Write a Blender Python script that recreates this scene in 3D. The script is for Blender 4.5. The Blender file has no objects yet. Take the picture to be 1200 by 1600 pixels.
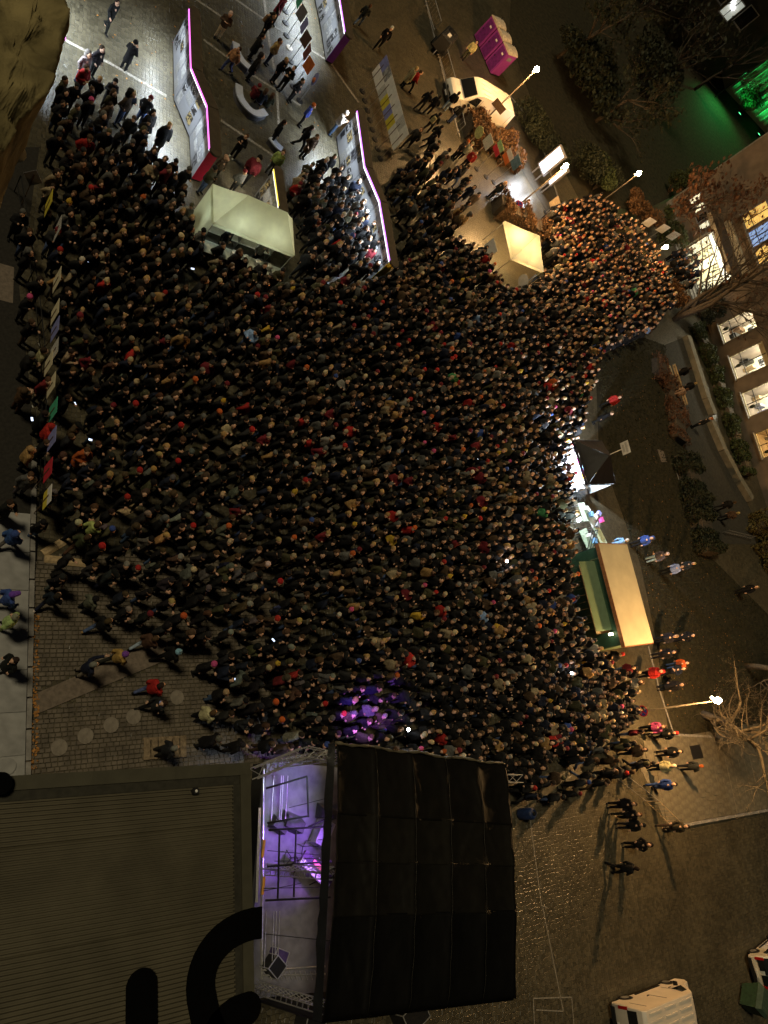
import bpy, math, random
import numpy as np
from mathutils import Vector, Matrix
R = random.Random(7); RN = np.random.default_rng(7)
sc = bpy.context.scene; C = sc.collection
PI = math.pi

# ------------------------------------------------------------------ camera (tower balcony, 27 m above the square, phone held rolled)
FPX, CAM_H = 1170.0, 27.0                                   # focal length in pixels of a 1200 x 1600 picture
_n = np.array([-389.0-600, 1310.0-800, FPX]); _n /= np.linalg.norm(_n)      # straight down in lens axes
_f = np.array([0, 0, 1.0]); _f = _f-(_f@_n)*_n; _f /= np.linalg.norm(_f)     # level, ahead  -> world +X
_l = np.cross(-_n, _f)                                      # level, left  -> world +Y
def toworld(v): return Vector((float(v@_f), float(v@_l), float(-(v@_n))))
cd = bpy.data.cameras.new('camera'); cam = bpy.data.objects.new('camera', cd); C.objects.link(cam)
rx, ry, rz = toworld(np.array([1., 0, 0])), toworld(np.array([0, -1., 0])), toworld(np.array([0, 0, -1.]))
cam.matrix_world = Matrix(((rx.x, ry.x, rz.x, 0), (rx.y, ry.y, rz.y, 0), (rx.z, ry.z, rz.z, CAM_H), (0, 0, 0, 1)))
cd.sensor_fit = 'VERTICAL'; cd.sensor_height = 32; cd.lens = FPX/1600*32; cd.clip_start = .05; cd.clip_end = 2000
sc.camera = cam
def at(x, y, z=0.0):                                        # survey: the point at height z that a ray through a picture point meets
    r = np.array([x-600, y-800, FPX]); p = r*((CAM_H-z)/(r@_n))
    return Vector((float(p@_f), float(p@_l), z))
def pix(w):
    v = _f*w[0]+_l*w[1]-_n*(w[2]-CAM_H); return 600+FPX*v[0]/v[2], 800+FPX*v[1]/v[2]

# ------------------------------------------------------------------ night sky, weak soft overhead glow, exposure
W = bpy.data.worlds.new('World'); sc.world = W; W.use_nodes = True
SUN_EL, SUN_AZ = math.radians(60), math.radians(128)        # azimuth the light comes from, measured from world +X
wn = W.node_tree; bg = wn.nodes['Background']; sky = wn.nodes.new('ShaderNodeTexSky'); sky.sky_type = 'NISHITA'
sky.sun_disc = False; sky.sun_elevation = SUN_EL; sky.sun_rotation = PI/2-SUN_AZ
wn.links.new(sky.outputs[0], bg.inputs[0]); bg.inputs[1].default_value = .0014
sd = bpy.data.lights.new('sun', 'SUN'); sd.energy = 1.2; sd.angle = math.radians(10); sd.color = (1, .84, .52)
so = bpy.data.objects.new('sun', sd); C.objects.link(so)
so.rotation_euler = Vector((-math.cos(SUN_EL)*math.cos(SUN_AZ), -math.cos(SUN_EL)*math.sin(SUN_AZ), -math.sin(SUN_EL))).to_track_quat('-Z', 'Y').to_euler()
vs = sc.view_settings; vs.view_transform = 'Standard'; vs.look = 'None'; vs.exposure = 0; vs.gamma = 1; vs.use_curve_mapping = False
sc.render.engine = 'CYCLES'; cy = sc.cycles; cy.use_denoising = True; cy.max_bounces = 5; cy.diffuse_bounces = 3; cy.glossy_bounces = 2
cy.transmission_bounces = 3; cy.sample_clamp_indirect = 3; cy.caustics_reflective = False; cy.caustics_refractive = False; cy.use_light_tree = True

# ------------------------------------------------------------------ materials
MATS = {}
def mat(name, col, rough=.75, var=.3, scale=6, bump=.15, metal=0, emit=None, es=0, spec=.3):
    if name in MATS: return MATS[name]
    m = bpy.data.materials.new(name); m.use_nodes = True; t = m.node_tree; b = t.nodes['Principled BSDF']
    b.inputs['Roughness'].default_value = rough; b.inputs['Metallic'].default_value = metal; b.inputs['Specular IOR Level'].default_value = spec
    g = t.nodes.new('ShaderNodeTexCoord'); n = t.nodes.new('ShaderNodeTexNoise'); n.inputs['Scale'].default_value = scale; n.inputs['Detail'].default_value = 5
    t.links.new(g.outputs['Object'], n.inputs['Vector'])
    r = t.nodes.new('ShaderNodeMapRange'); r.inputs[1].default_value = .3; r.inputs[2].default_value = .7; r.inputs[3].default_value = 1-var; r.inputs[4].default_value = 1+var
    t.links.new(n.outputs['Fac'], r.inputs[0])
    x = t.nodes.new('ShaderNodeVectorMath'); x.operation = 'SCALE'; x.inputs[0].default_value = col[:3]; t.links.new(r.outputs[0], x.inputs['Scale'])
    t.links.new(x.outputs[0], b.inputs['Base Color'])
    if bump:
        bp = t.nodes.new('ShaderNodeBump'); bp.inputs['Strength'].default_value = bump; bp.inputs['Distance'].default_value = .03
        t.links.new(n.outputs['Fac'], bp.inputs['Height']); t.links.new(bp.outputs[0], b.inputs['Normal'])
    if emit:
        b.inputs['Emission Color'].default_value = (*emit, 1); b.inputs['Emission Strength'].default_value = es
    MATS[name] = m; return m
def nodes(m): return m.node_tree, m.node_tree.nodes, m.node_tree.links, m.node_tree.nodes['Principled BSDF']
def cell_mat(name, c0, c1, joint, scale, rough=.8, patch=None, jw=.06, bump=.6, rot=.5, sx=1.0):   # setts / small paving: random tone per stone, dark joints
    m = bpy.data.materials.new(name); m.use_nodes = True; t, N, L, b = nodes(m); b.inputs['Roughness'].default_value = rough
    g = N.new('ShaderNodeTexCoord'); mp = N.new('ShaderNodeMapping'); mp.inputs['Rotation'].default_value = (0, 0, rot); mp.inputs['Scale'].default_value = (sx, 1, 1)
    L.new(g.outputs['Object'], mp.inputs[0])
    v = N.new('ShaderNodeTexVoronoi'); v.inputs['Scale'].default_value = scale; v.inputs['Randomness'].default_value = .45
    e = N.new('ShaderNodeTexVoronoi'); e.feature = 'DISTANCE_TO_EDGE'; e.inputs['Scale'].default_value = scale; e.inputs['Randomness'].default_value = .45
    L.new(mp.outputs[0], v.inputs['Vector']); L.new(mp.outputs[0], e.inputs['Vector'])
    r = N.new('ShaderNodeMix'); r.data_type = 'RGBA'; r.inputs[6].default_value = (*c0, 1); r.inputs[7].default_value = (*c1, 1)
    s = N.new('ShaderNodeSeparateColor'); L.new(v.outputs['Color'], s.inputs[0]); L.new(s.outputs[0], r.inputs[0])
    big = N.new('ShaderNodeTexNoise'); big.inputs['Scale'].default_value = .35; big.inputs['Detail'].default_value = 6; L.new(g.outputs['Object'], big.inputs['Vector'])
    mr = N.new('ShaderNodeMapRange'); mr.inputs[1].default_value = .3; mr.inputs[2].default_value = .7; mr.inputs[3].default_value = .82; mr.inputs[4].default_value = 1.2; L.new(big.outputs['Fac'], mr.inputs[0])
    sm = N.new('ShaderNodeVectorMath'); sm.operation = 'SCALE'; L.new(r.outputs[2], sm.inputs[0]); L.new(mr.outputs[0], sm.inputs['Scale'])
    j = N.new('ShaderNodeMapRange'); j.inputs[2].default_value = jw; L.new(e.outputs['Distance'], j.inputs[0])
    k = N.new('ShaderNodeMix'); k.data_type = 'RGBA'; k.inputs[6].default_value = (*joint, 1); L.new(sm.outputs[0], k.inputs[7]); L.new(j.outputs[0], k.inputs[0])
    L.new(k.outputs[2], b.inputs['Base Color'])
    bp = N.new('ShaderNodeBump'); bp.inputs['Strength'].default_value = bump; bp.inputs['Distance'].default_value = .02
    L.new(j.outputs[0], bp.inputs['Height']); L.new(bp.outputs[0], b.inputs['Normal']); MATS[name] = m; return m
def tint_mat(name, rough, attr=None, spec=.2, sheen=0):         # cloth and skin: colour of the object (or of the mesh's colour layer), woven fine relief
    m = bpy.data.materials.new(name); m.use_nodes = True; t, N, L, b = nodes(m); b.inputs['Roughness'].default_value = rough; b.inputs['Specular IOR Level'].default_value = spec
    g = N.new('ShaderNodeTexCoord'); n = N.new('ShaderNodeTexNoise'); n.inputs['Scale'].default_value = 14; n.inputs['Detail'].default_value = 4
    L.new(g.outputs['Object'], n.inputs['Vector'])
    r = N.new('ShaderNodeMapRange'); r.inputs[1].default_value = .3; r.inputs[2].default_value = .7; r.inputs[3].default_value = .7; r.inputs[4].default_value = 1.3; L.new(n.outputs['Fac'], r.inputs[0])
    x = N.new('ShaderNodeVectorMath'); x.operation = 'SCALE'; L.new(r.outputs[0], x.inputs['Scale'])
    oi = N.new('ShaderNodeObjectInfo')
    if attr is None: L.new(oi.outputs['Color'], x.inputs[0])
    else:
        a = N.new('ShaderNodeAttribute'); a.attribute_name = 'Col'
        if attr == 'only': L.new(a.outputs['Color'], x.inputs[0])
        else:
            k = N.new('ShaderNodeVectorMath'); k.operation = 'MULTIPLY'; L.new(a.outputs['Color'], k.inputs[0]); L.new(oi.outputs['Color'], k.inputs[1]); L.new(k.outputs[0], x.inputs[0])
    L.new(x.outputs[0], b.inputs['Base Color'])
    bp = N.new('ShaderNodeBump'); bp.inputs['Strength'].default_value = .5; bp.inputs['Distance'].default_value = .04; L.new(n.outputs['Fac'], bp.inputs['Height']); L.new(bp.outputs[0], b.inputs['Normal'])
    MATS[name] = m; return m
M_CLOTH = tint_mat('woven_cloth', .85); M_SKIN = tint_mat('skin', .55, 'mul', .35); M_CROWD = tint_mat('crowd_clothes', .8, 'only')
def print_mat(name, c0, c1, scale, lo, hi, stripes=False, emit=0):   # flat print: photographs and blocks of text
    m = bpy.data.materials.new(name); m.use_nodes = True; t, N, L, b = nodes(m); b.inputs['Roughness'].default_value = .5
    g = N.new('ShaderNodeTexCoord')
    if stripes:
        n = N.new('ShaderNodeTexWave'); n.bands_direction = 'Z'; n.inputs['Scale'].default_value = scale; n.inputs['Distortion'].default_value = .6; n.inputs['Detail'].default_value = 2
    else:
        n = N.new('ShaderNodeTexNoise'); n.inputs['Scale'].default_value = scale; n.inputs['Detail'].default_value = 3; n.inputs['Distortion'].default_value = .8
    L.new(g.outputs['Object'], n.inputs['Vector'])
    r = N.new('ShaderNodeMapRange'); r.inputs[1].default_value = lo; r.inputs[2].default_value = hi; L.new(n.outputs['Fac'], r.inputs[0])
    k = N.new('ShaderNodeMix'); k.data_type = 'RGBA'; k.inputs[6].default_value = (*c0, 1); k.inputs[7].default_value = (*c1, 1); L.new(r.outputs[0], k.inputs[0])
    L.new(k.outputs[2], b.inputs['Base Color'])
    if emit:
        L.new(k.outputs[2], b.inputs['Emission Color']); b.inputs['Emission Strength'].default_value = emit
    MATS[name] = m; return m

m_cobble = cell_mat('square_setts', (.048, .041, .025), (.088, .075, .047), (.014, .012, .008), 5.6, .36, jw=.07, bump=.6)
m_stone = mat('sett_stone', (.12, .10, .078), .7, .35, 2.2, .3)
m_shaded_asph = mat('shaded_asphalt', (.020, .018, .015), .85, .35, 9, .4)
m_pave = mat('pavement_concrete', (.26, .26, .26), .8, .2, 2.5, .25)
m_kerb = mat('kerb_granite', (.22, .21, .20), .75, .25, 5, .3)
m_slab = mat('paving_slab_stone', (.12, .105, .075), .8, .3, 3, .25)
m_grass = mat('lawn_soil', (.025, .021, .010), .95, .5, 3, .8)
m_blade = mat('grass_blade', (.028, .027, .011), .9, .4, 20, 0)
m_path = mat('tarmac_path', (.038, .035, .028), .9, .3, 4, .3)
m_mat = mat('rubber_ramp_mat', (.15, .12, .095), .8, .25, 8, .3)
m_paint = mat('road_paint', (.22, .20, .17), .7, .35, 12, .05)
m_wood = mat('raw_timber', (.38, .28, .16), .7, .3, 10, .2)
m_oldw = mat('old_timber', (.20, .15, .095), .8, .45, 10, .3)
m_dwood = mat('dark_timber', (.12, .07, .04), .7, .3, 10, .2)
m_black = mat('black_metal', (.012, .012, .013), .5, .2, 20, .05)
m_steel = mat('galvanised_steel', (.45, .45, .46), .4, .15, 14, .05, .8)
m_alu = mat('truss_aluminium', (.6, .6, .6), .35, .15, 14, .05, .7)
m_pole = mat('lamp_pole_paint', (.07, .06, .045), .5, .2, 6, .05)
m_white = mat('white_paint', (.72, .71, .68), .45, .08, 3, .03)
m_wboard = mat('white_board', (.7, .69, .66), .6, .1, 5, .03)
m_ybrd = mat('yellow_board', (.62, .52, .06), .6, .12, 5, .03)
m_bbrd = mat('blue_board', (.22, .24, .52), .6, .15, 5, .03)
m_gbrd = mat('green_board', (.06, .36, .22), .6, .12, 5, .03)
m_rbrd = mat('red_board', (.5, .03, .05), .6, .12, 5, .03)
m_obrd = mat('orange_board', (.6, .16, .04), .6, .15, 5, .03)
m_grbrd = mat('grey_board', (.2, .2, .22), .6, .15, 5, .03)
m_brbrd = mat('brown_board', (.12, .07, .06), .6, .15, 5, .03)
m_text = print_mat('printed_text', (.66, .65, .62), (.2, .2, .2), 26, .62, .72, True)
m_photo = print_mat('printed_photograph', (.012, .012, .014), (.40, .40, .42), 6.5, .53, .62)
m_photo2 = print_mat('printed_photograph_pale', (.2, .2, .22), (.4, .4, .4), 4, .44, .54)
m_photoc = print_mat('printed_colour_photograph', (.03, .025, .02), (.36, .27, .12), 6, .48, .58)
m_glass = mat('dark_glass', (.01, .012, .014), .08, .1, 3, 0, spec=.6)
m_tyre = mat('tyre_rubber', (.015, .015, .015), .85, .2, 30, .1)
m_rim = mat('wheel_rim', (.35, .35, .35), .4, .1, 10, .05, .7)
m_redl = mat('tail_lamp', (.35, .01, .01), .25, .1, 10, 0)
m_leafd = mat('dark_leaf', (.020, .024, .011), .7, .5, 4, 0)
m_leafg = mat('green_leaf', (.042, .056, .018), .7, .5, 4, 0)
m_leafo = mat('beech_leaf', (.12, .062, .026), .75, .5, 4, 0)
m_leafb = mat('brown_leaf', (.11, .05, .025), .75, .5, 4, 0)
m_bark = mat('bark', (.10, .08, .052), .9, .35, 9, .5)
m_barkd = mat('dark_bark', (.07, .055, .04), .9, .35, 9, .5)
def emis(name, col, s): return mat(name, tuple(min(.8, c) for c in col), .5, .05, 3, 0, 0, col, s)
m_lamp = emis('lamp_glow', (1, .70, .36), 40)
m_strip = emis('white_light_strip', (.92, .93, 1), 3.0)
m_mag = emis('magenta_light_strip', (1, .18, .85), 2.2)
m_vio = emis('violet_light_strip', (.62, .2, 1), 2.4)
m_yel = emis('yellow_light_strip', (1, .75, .12), 1.2)
m_winw = emis('lit_window_warm', (1, .93, .62), 1.0)
m_winy = emis('lit_window_yellow', (1, .62, .15), .8)
m_bill = emis('backlit_billboard', (.85, .9, 1), 2.6)
m_scr = emis('phone_screen', (.6, .72, 1), 2.2)
m_torch = emis('phone_torch', (.85, .92, 1), 30)

# ------------------------------------------------------------------ mesh and scene helpers
class MB:
    def __init__(s): s.v = []; s.f = []
    def add(s, vs, fs):
        o = len(s.v); s.v += [tuple(p) for p in vs]; s.f += [tuple(i+o for i in f) for f in fs]; return s
    def hexa(s, b, t):                                          # 4 bottom + 4 top points (counter-clockwise)
        return s.add(list(b)+list(t), [(3, 2, 1, 0), (4, 5, 6, 7), (0, 1, 5, 4), (1, 2, 6, 5), (2, 3, 7, 6), (3, 0, 4, 7)])
    def box(s, c, d, a=0.0, top=1.0):
        x, y, z = c; hx, hy, hz = d[0]/2, d[1]/2, d[2]/2; ca, sa = math.cos(a), math.sin(a)
        def p(u, w, q): return (x+u*ca-w*sa, y+u*sa+w*ca, z+q)
        return s.hexa([p(-hx, -hy, -hz), p(hx, -hy, -hz), p(hx, hy, -hz), p(-hx, hy, -hz)], [p(-hx*top, -hy*top, hz), p(hx*top, -hy*top, hz), p(hx*top, hy*top, hz), p(-hx*top, hy*top, hz)])
    def prism(s, poly, z0, z1):
        k = len(poly); b = [(p[0], p[1], z0) for p in poly]; t = [(p[0], p[1], z1) for p in poly]
        return s.add(b+t, [tuple(range(k-1, -1, -1)), tuple(range(k, 2*k))]+[(i, (i+1) % k, k+(i+1) % k, k+i) for i in range(k)])
    def tube(s, pts, rs, k=6, caps=True):
        pts = [Vector(p) for p in pts]; rs = rs if isinstance(rs, (list, tuple)) else [rs]*len(pts); o = len(s.v); up = None
        for i, p in enumerate(pts):
            d = (pts[min(i+1, len(pts)-1)]-pts[max(i-1, 0)]).normalized()
            if up is None: up = d.orthogonal().normalized()
            up = (up-d*up.dot(d)); up = up.normalized() if up.length > 1e-4 else d.orthogonal().normalized()
            w = d.cross(up)
            for j in range(k):
                a = 2*PI*j/k; q = p+(up*math.cos(a)+w*math.sin(a))*rs[i]; s.v.append((q.x, q.y, q.z))
        for i in range(len(pts)-1):
            for j in range(k): s.f.append((o+i*k+j, o+i*k+(j+1) % k, o+(i+1)*k+(j+1) % k, o+(i+1)*k+j))
        if caps: s.f.append(tuple(o+j for j in range(k-1, -1, -1))); s.f.append(tuple(o+(len(pts)-1)*k+j for j in range(k)))
        return s
    def ball(s, c, r, k=8, m=5):
        r = r if isinstance(r, (tuple, list)) else (r, r, r); o = len(s.v)
        s.v.append((c[0], c[1], c[2]-r[2]))
        for i in range(1, m):
            a = PI*i/m-PI/2
            for j in range(k):
                b = 2*PI*j/k; s.v.append((c[0]+r[0]*math.cos(a)*math.cos(b), c[1]+r[1]*math.cos(a)*math.sin(b), c[2]+r[2]*math.sin(a)))
        s.v.append((c[0], c[1], c[2]+r[2])); e = len(s.v)-1
        for j in range(k):
            s.f.append((o, o+1+(j+1) % k, o+1+j)); s.f.append((e, o+1+(m-2)*k+j, o+1+(m-2)*k+(j+1) % k))
        for i in range(m-2):
            for j in range(k): s.f.append((o+1+i*k+j, o+1+i*k+(j+1) % k, o+1+(i+1)*k+(j+1) % k, o+1+(i+1)*k+j))
        return s
    def slab(s, p, q, r, t, th):                                # a thin board with the four given corners
        p, q, r, t = map(Vector, (p, q, r, t)); n = (q-p).cross(t-p).normalized()*th
        return s.hexa([p-n, q-n, r-n, t-n], [p, q, r, t])
    def build(s, name, m, parent=None, smooth=False, world=False):
        vv = s.v
        if world and parent is not None:
            L = Vector(); q = parent
            while q: L = L+q.location; q = q.parent
            vv = [(a-L.x, b-L.y, c-L.z) for a, b, c in vv]
        me = bpy.data.meshes.new(name); me.from_pydata(vv, [], s.f); me.update()
        if smooth: me.polygons.foreach_set('use_smooth', [True]*len(me.polygons))
        me.materials.append(m); return link(name, me, parent)
def link(name, me, parent=None):
    o = bpy.data.objects.new(name, me); C.objects.link(o)
    if parent is not None: o.parent = parent
    return o
def tag(o, label, cat, group=None):
    o['label'] = label; o['category'] = cat
    if group: o['group'] = group
    return o
def thing(name, label, cat, loc=(0, 0, 0), rz=0, group=None):
    o = bpy.data.objects.new(name, None); C.objects.link(o); o.location = loc; o.rotation_euler = (0, 0, rz); return tag(o, label, cat, group)
def struct(o): o['kind'] = 'structure'; return o
def stuff(o, label=None): 
    o['kind'] = 'stuff'
    if label: o['label'] = label
    return o
def light(name, kind, loc, energy, col, parent=None, size=.2, aim=None, spot=None, sy=None):
    d = bpy.data.lights.new(name, kind); d.energy = energy; d.color = col; o = bpy.data.objects.new(name, d); C.objects.link(o); o.location = loc
    if kind == 'AREA':
        d.size = size
        if sy: d.shape = 'RECTANGLE'; d.size_y = sy
    else: d.shadow_soft_size = size
    if kind == 'SPOT': d.spot_size = math.radians(spot or 60); d.spot_blend = .9
    if aim is not None: o.rotation_euler = (Vector(aim)-Vector(loc)).to_track_quat('-Z', 'Y').to_euler()
    if parent is not None: o.parent = parent; o.location = Vector(loc)-parent.location
    return o
def ang(p, q): return math.atan2(q[1]-p[1], q[0]-p[0])
def inpoly(x, y, P):
    c = False; j = len(P)-1
    for i in range(len(P)):
        if (P[i][1] > y) != (P[j][1] > y) and x < (P[j][0]-P[i][0])*(y-P[i][1])/(P[j][1]-P[i][1])+P[i][0]: c = not c
        j = i
    return c
def wpoly(pts, z=0): return [tuple(at(x, y, z)[:2]) for x, y in pts]
def sheet(name, pts, z, m, th=0): 
    P = wpoly(pts); mb = MB()
    a = sum(P[i][0]*P[(i+1) % len(P)][1]-P[(i+1) % len(P)][0]*P[i][1] for i in range(len(P)))
    if a < 0: P = P[::-1]
    if th: mb.prism(P, z-th, z)
    else: mb.add([(x, y, z) for x, y in P], [tuple(range(len(P)))])
    return mb.build(name, m)
class Fr:                                                       # a level rectangular frame: origin, unit axes u, w
    def __init__(s, o, p): s.o = Vector((o[0], o[1], 0)); d = Vector((p[0]-o[0], p[1]-o[1], 0)); s.len = d.length; s.u = d.normalized(); s.w = Vector((-s.u.y, s.u.x, 0)); s.a = math.atan2(s.u.y, s.u.x)
    def __call__(s, a, b, z=0): p = s.o+s.u*a+s.w*b; return Vector((p.x, p.y, z))
    def box(s, mb, a0, a1, b0, b1, z0, z1):
        return mb.hexa([s(a0, b0, z0), s(a1, b0, z0), s(a1, b1, z0), s(a0, b1, z0)], [s(a0, b0, z1), s(a1, b0, z1), s(a1, b1, z1), s(a0, b1, z1)])

# ================================================================== THE SETTING
struct(MB().add([(-300, -300, 0), (500, -300, 0), (500, 300, 0), (-300, 300, 0)], [(0, 1, 2, 3)]).build('ground', m_cobble))
struct(sheet('road', [(-60, 230), (62, 230), (30, 450), (48, 620), (56, 830), (48, 862), (-60, 862)], .004, m_shaded_asph))  # strip in the tower's shade, its darkness put into the sheet colour
struct(sheet('park_lawn', [(800, -40), (1235, -40), (1235, 205), (1060, 302), (1000, 332), (905, 312), (846, 200), (795, 60)], .004, m_grass))
lawn = struct(sheet('lawn', [(930, 560), (1000, 525), (1040, 540), (1075, 720), (1110, 870), (1200, 960), (1260, 1150), (1045, 1150), (1025, 1000), (1000, 880), (960, 770), (935, 690)], .006, m_grass))
struct(sheet('path', [(1036, 540), (1066, 528), (1164, 780), (1200, 850), (1110, 850), (1075, 720)], .010, m_path))
struct(sheet('side_road', [(800, 150), (838, 196), (872, 310), (900, 330), (862, 345), (812, 262), (775, 215)], .006, m_path))
# raised pavement at the left with slabs and kerb stones
kf = Fr(at(46, 1215), at(53, 868)); LFT = 1 if (at(0, 1050)-kf.o).dot(kf.w) > 0 else -1
pv = struct(MB().add([], []).build('pavement', m_pave))
mb = MB(); kf.box(mb, -3, kf.len+1.5, .16*LFT, 6*LFT, 0, .08); pv.data = mb.build('tmp', m_pave).data; bpy.data.objects.remove(bpy.data.objects['tmp'])
def slab_grid(fr, a0, a1, b0, b1, la, lb, z0, z1, name, m, parent, keep=None, gap=.012, limit=300, shift=1):
    a = a0; i = 0; cnt = 0
    base = None
    while a < a1:
        b = b0-(lb*.5*shift if i % 2 else 0)
        while b < b1:
            if (keep is None or keep(*fr(a+la/2, b+lb/2)[:2])) and cnt < limit:
                if base is None:
                    base = MB().box((0, 0, 0), (la-gap, lb-gap, z1-z0), 0, .985).build(name, m, parent); o = base
                else:
                    o = base.copy(); C.objects.link(o)
                p = fr(a+la/2, b+lb/2, (z0+z1)/2+R.uniform(-.004, .004)); o.location = p; o.rotation_euler = (R.uniform(-.004, .004), R.uniform(-.004, .004), fr.a+R.uniform(-.006, .006)); cnt += 1
            b += lb
        a += la; i += 1
if LFT > 0: slab_grid(kf, -2, kf.len+1, .16, 4.4, 1.35, 1.1, .02, .12, 'paving_slab', m_pave, pv, shift=0)
else: slab_grid(kf, -2, kf.len+1, -4.4, -1.2, 1.35, 1.1, .02, .12, 'paving_slab', m_pave, pv)
kp = struct(MB().add([], []).build('kerb', m_kerb)); base = None
for i in range(14):
    if base is None: o = base = MB().box((0, 0, 0), (.97, .16, .16), 0, .97).build('kerb_stone', m_kerb, kp)
    else: o = base.copy(); C.objects.link(o)
    o.location = kf(-2+i*1.0, .07*LFT, .05+R.uniform(-.005, .005)); o.rotation_euler = (0, 0, kf.a+R.uniform(-.01, .01))
# granite setts of the near square, real stones with open joints
def setts(name, fr, poly, a0, a1, b0, b1, la, lb, m, h=.03, skip=None):
    mb = MB(); a = a0; P = wpoly(poly)
    while a < a1:
        b = b0+R.uniform(0, lb); 
        while b < b1:
            l2 = lb*R.uniform(.8, 1.25); c = fr(a+la/2, b+l2/2)
            if inpoly(c.x, c.y, P) and not (skip and skip(c.x, c.y)):
                z = h+R.uniform(-.010, .008); x, y = (la-.022)/2, (l2-.022)/2; t = R.uniform(-.05, .05)
                mb.box((c.x, c.y, z/2+.002), (2*x, 2*y, z), fr.a+t, .86)
            b += l2
        a += la
    return stuff(mb.build(name, m), 'rows of worn granite setts covering the near part of the square')
NEAR = [(50, 868), (420, 868), (420, 1200), (44, 1215)]
strip = wpoly([(52, 1080), (50, 1122), (262, 1034), (300, 985), (238, 1002)])
sfr = Fr(at(60, 1150), at(300, 1090))
so_ = setts('cobbles', kf, NEAR, -1, kf.len+1.5, -12 if LFT > 0 else 0, 0 if LFT > 0 else 12, .155, .20, m_stone, .03, lambda x, y: inpoly(x, y, strip))
so_.parent = bpy.data.objects['ground']
st = sheet('ramp_mat', [(55, 1084), (54, 1117), (258, 1032), (298, 988), (240, 1004)], .045, m_mat, .04); tag(st, 'brown tarred strip crossing the setts from the kerb', 'floor strip')
for i, (x, y) in enumerate([(92, 1168), (133, 1150), (173, 1133), (208, 1120), (276, 1090), (9, 1198)]):
    p = at(x, y); o = MB().tube([(0, 0, 0), (0, 0, .05)], [.27, .265], 24).build('ground_disc', mat('cover_metal', (.19, .165, .135), .7, .2, 8, .2) if i < 5 else m_pave)
    o.location = (p.x, p.y, .008 if i < 5 else .115); tag(o, ['round grey cover nearest the kerb on the setts', 'second round cover from the kerb', 'third round cover from the kerb', 'fourth round cover, beside the person with the scarf', 'round cover farthest from the kerb, by the crowd', 'round pale cover in the left pavement'][i], 'cover', 'round covers in a row across the setts' if i < 5 else None)
# fallen leaves along the kerb and on the lawn
def litter(name, poly, n, s, m, z, label):
    P = wpoly(poly); xs = [p[0] for p in P]; ys = [p[1] for p in P]; mb = MB(); k = 0
    while k < n:
        x, y = R.uniform(min(xs), max(xs)), R.uniform(min(ys), max(ys))
        if not inpoly(x, y, P): continue
        k += 1; a = R.uniform(0, 6.3); q = s*R.uniform(.5, 1.3); c, d = math.cos(a)*q, math.sin(a)*q; e = R.uniform(0, .03)
        mb.add([(x-c, y-d, z), (x+d*.6, y-c*.6, z+e), (x+c, y+d, z+.01), (x-d*.6, y+c*.6, z+e)], [(0, 1, 2, 3)])
    return stuff(mb.build(name, m), label)
m_leafl = mat('fallen_leaf', (.36, .17, .045), .8, .45, 9, 0)
litter('fallen_leaves', [(49, 960), (62, 960), (58, 1200), (45, 1205)], 170, .055, m_leafl, .05, 'orange fallen leaves gathered along the left kerb')
litter('scattered_leaves', [(950, 560), (1060, 560), (1110, 870), (1180, 960), (1180, 1100), (1040, 1130), (1000, 880)], 420, .05, m_leafl, .03, 'pale leaves scattered over the dark lawn')
litter('square_litter', [(70, 0), (520, 0), (500, 200), (240, 230)], 90, .06, m_leafl, .012, 'small yellow leaves scattered on the lit setts')
# grass blades
def blades(name, poly, n, h, label):
    P = wpoly(poly); xs = [p[0] for p in P]; ys = [p[1] for p in P]; mb = MB(); k = 0
    while k < n:
        x, y = R.uniform(min(xs), max(xs)), R.uniform(min(ys), max(ys))
        if not inpoly(x, y, P): continue
        k += 1; a = R.uniform(0, 6.3); c, d = math.cos(a), math.sin(a); q = h*R.uniform(.5, 1.4); l = q*R.uniform(-.5, .5)
        mb.add([(x-c*.05, y-d*.05, 0), (x+c*.05, y+d*.05, 0), (x-d*l, y+c*l, q)], [(0, 1, 2)])
    return stuff(mb.build(name, m_blade), label)
blades('grass', [(930, 560), (1000, 525), (1040, 540), (1075, 720), (1110, 870), (1200, 960), (1200, 1140), (1045, 1150), (1025, 1000), (1000, 880), (960, 770)], 14000, .10, 'rough dark grass of the lawn beside the crowd')
# paving slabs and kerb at the right
rf = Fr(at(1042, 1291), at(1200, 1263)); pr = struct(sheet('right_pavement', [(1010, 1158), (1260, 1120), (1260, 1252), (1042, 1290), (1000, 1200)], .02, m_slab, .02))
PP = wpoly([(1012, 1160), (1235, 1125), (1235, 1256), (1044, 1286), (1003, 1200)])
slab_grid(rf, -8, 24, 0, 14, .8, .5, .02, .05, 'paving_slab', m_slab, pr, lambda x, y: inpoly(x, y, PP))
kr = struct(MB().add([], []).build('right_kerb', m_kerb)); base = None
for i in range(26):
    if base is None: o = base = MB().box((0, 0, 0), (.97, .16, .14), 0, .97).build('kerb_stone', m_kerb, kr)
    else: o = base.copy(); C.objects.link(o)
    o.location = rf(i*1.0, -.1, .06+R.uniform(-.004, .004)); o.rotation_euler = (0, 0, rf.a)
def band(name, pts, w, m, z=.006, label=None, cat=None):
    mb = MB(); q = [at(*p) for p in pts]
    for a, b in zip(q, q[1:]):
        n = Vector((-(b-a).y, (b-a).x, 0)).normalized()*w/2; mb.add([(*(a-n)[:2], z), (*(b-n)[:2], z), (*(b+n)[:2], z), (*(a+n)[:2], z)], [(0, 1, 2, 3)])
    o = mb.build(name, m); return tag(o, label, cat) if label else struct(o)
m_bandst = mat('pale_sett_band', (.22, .20, .17), .75, .5, 9, .3)
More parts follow.
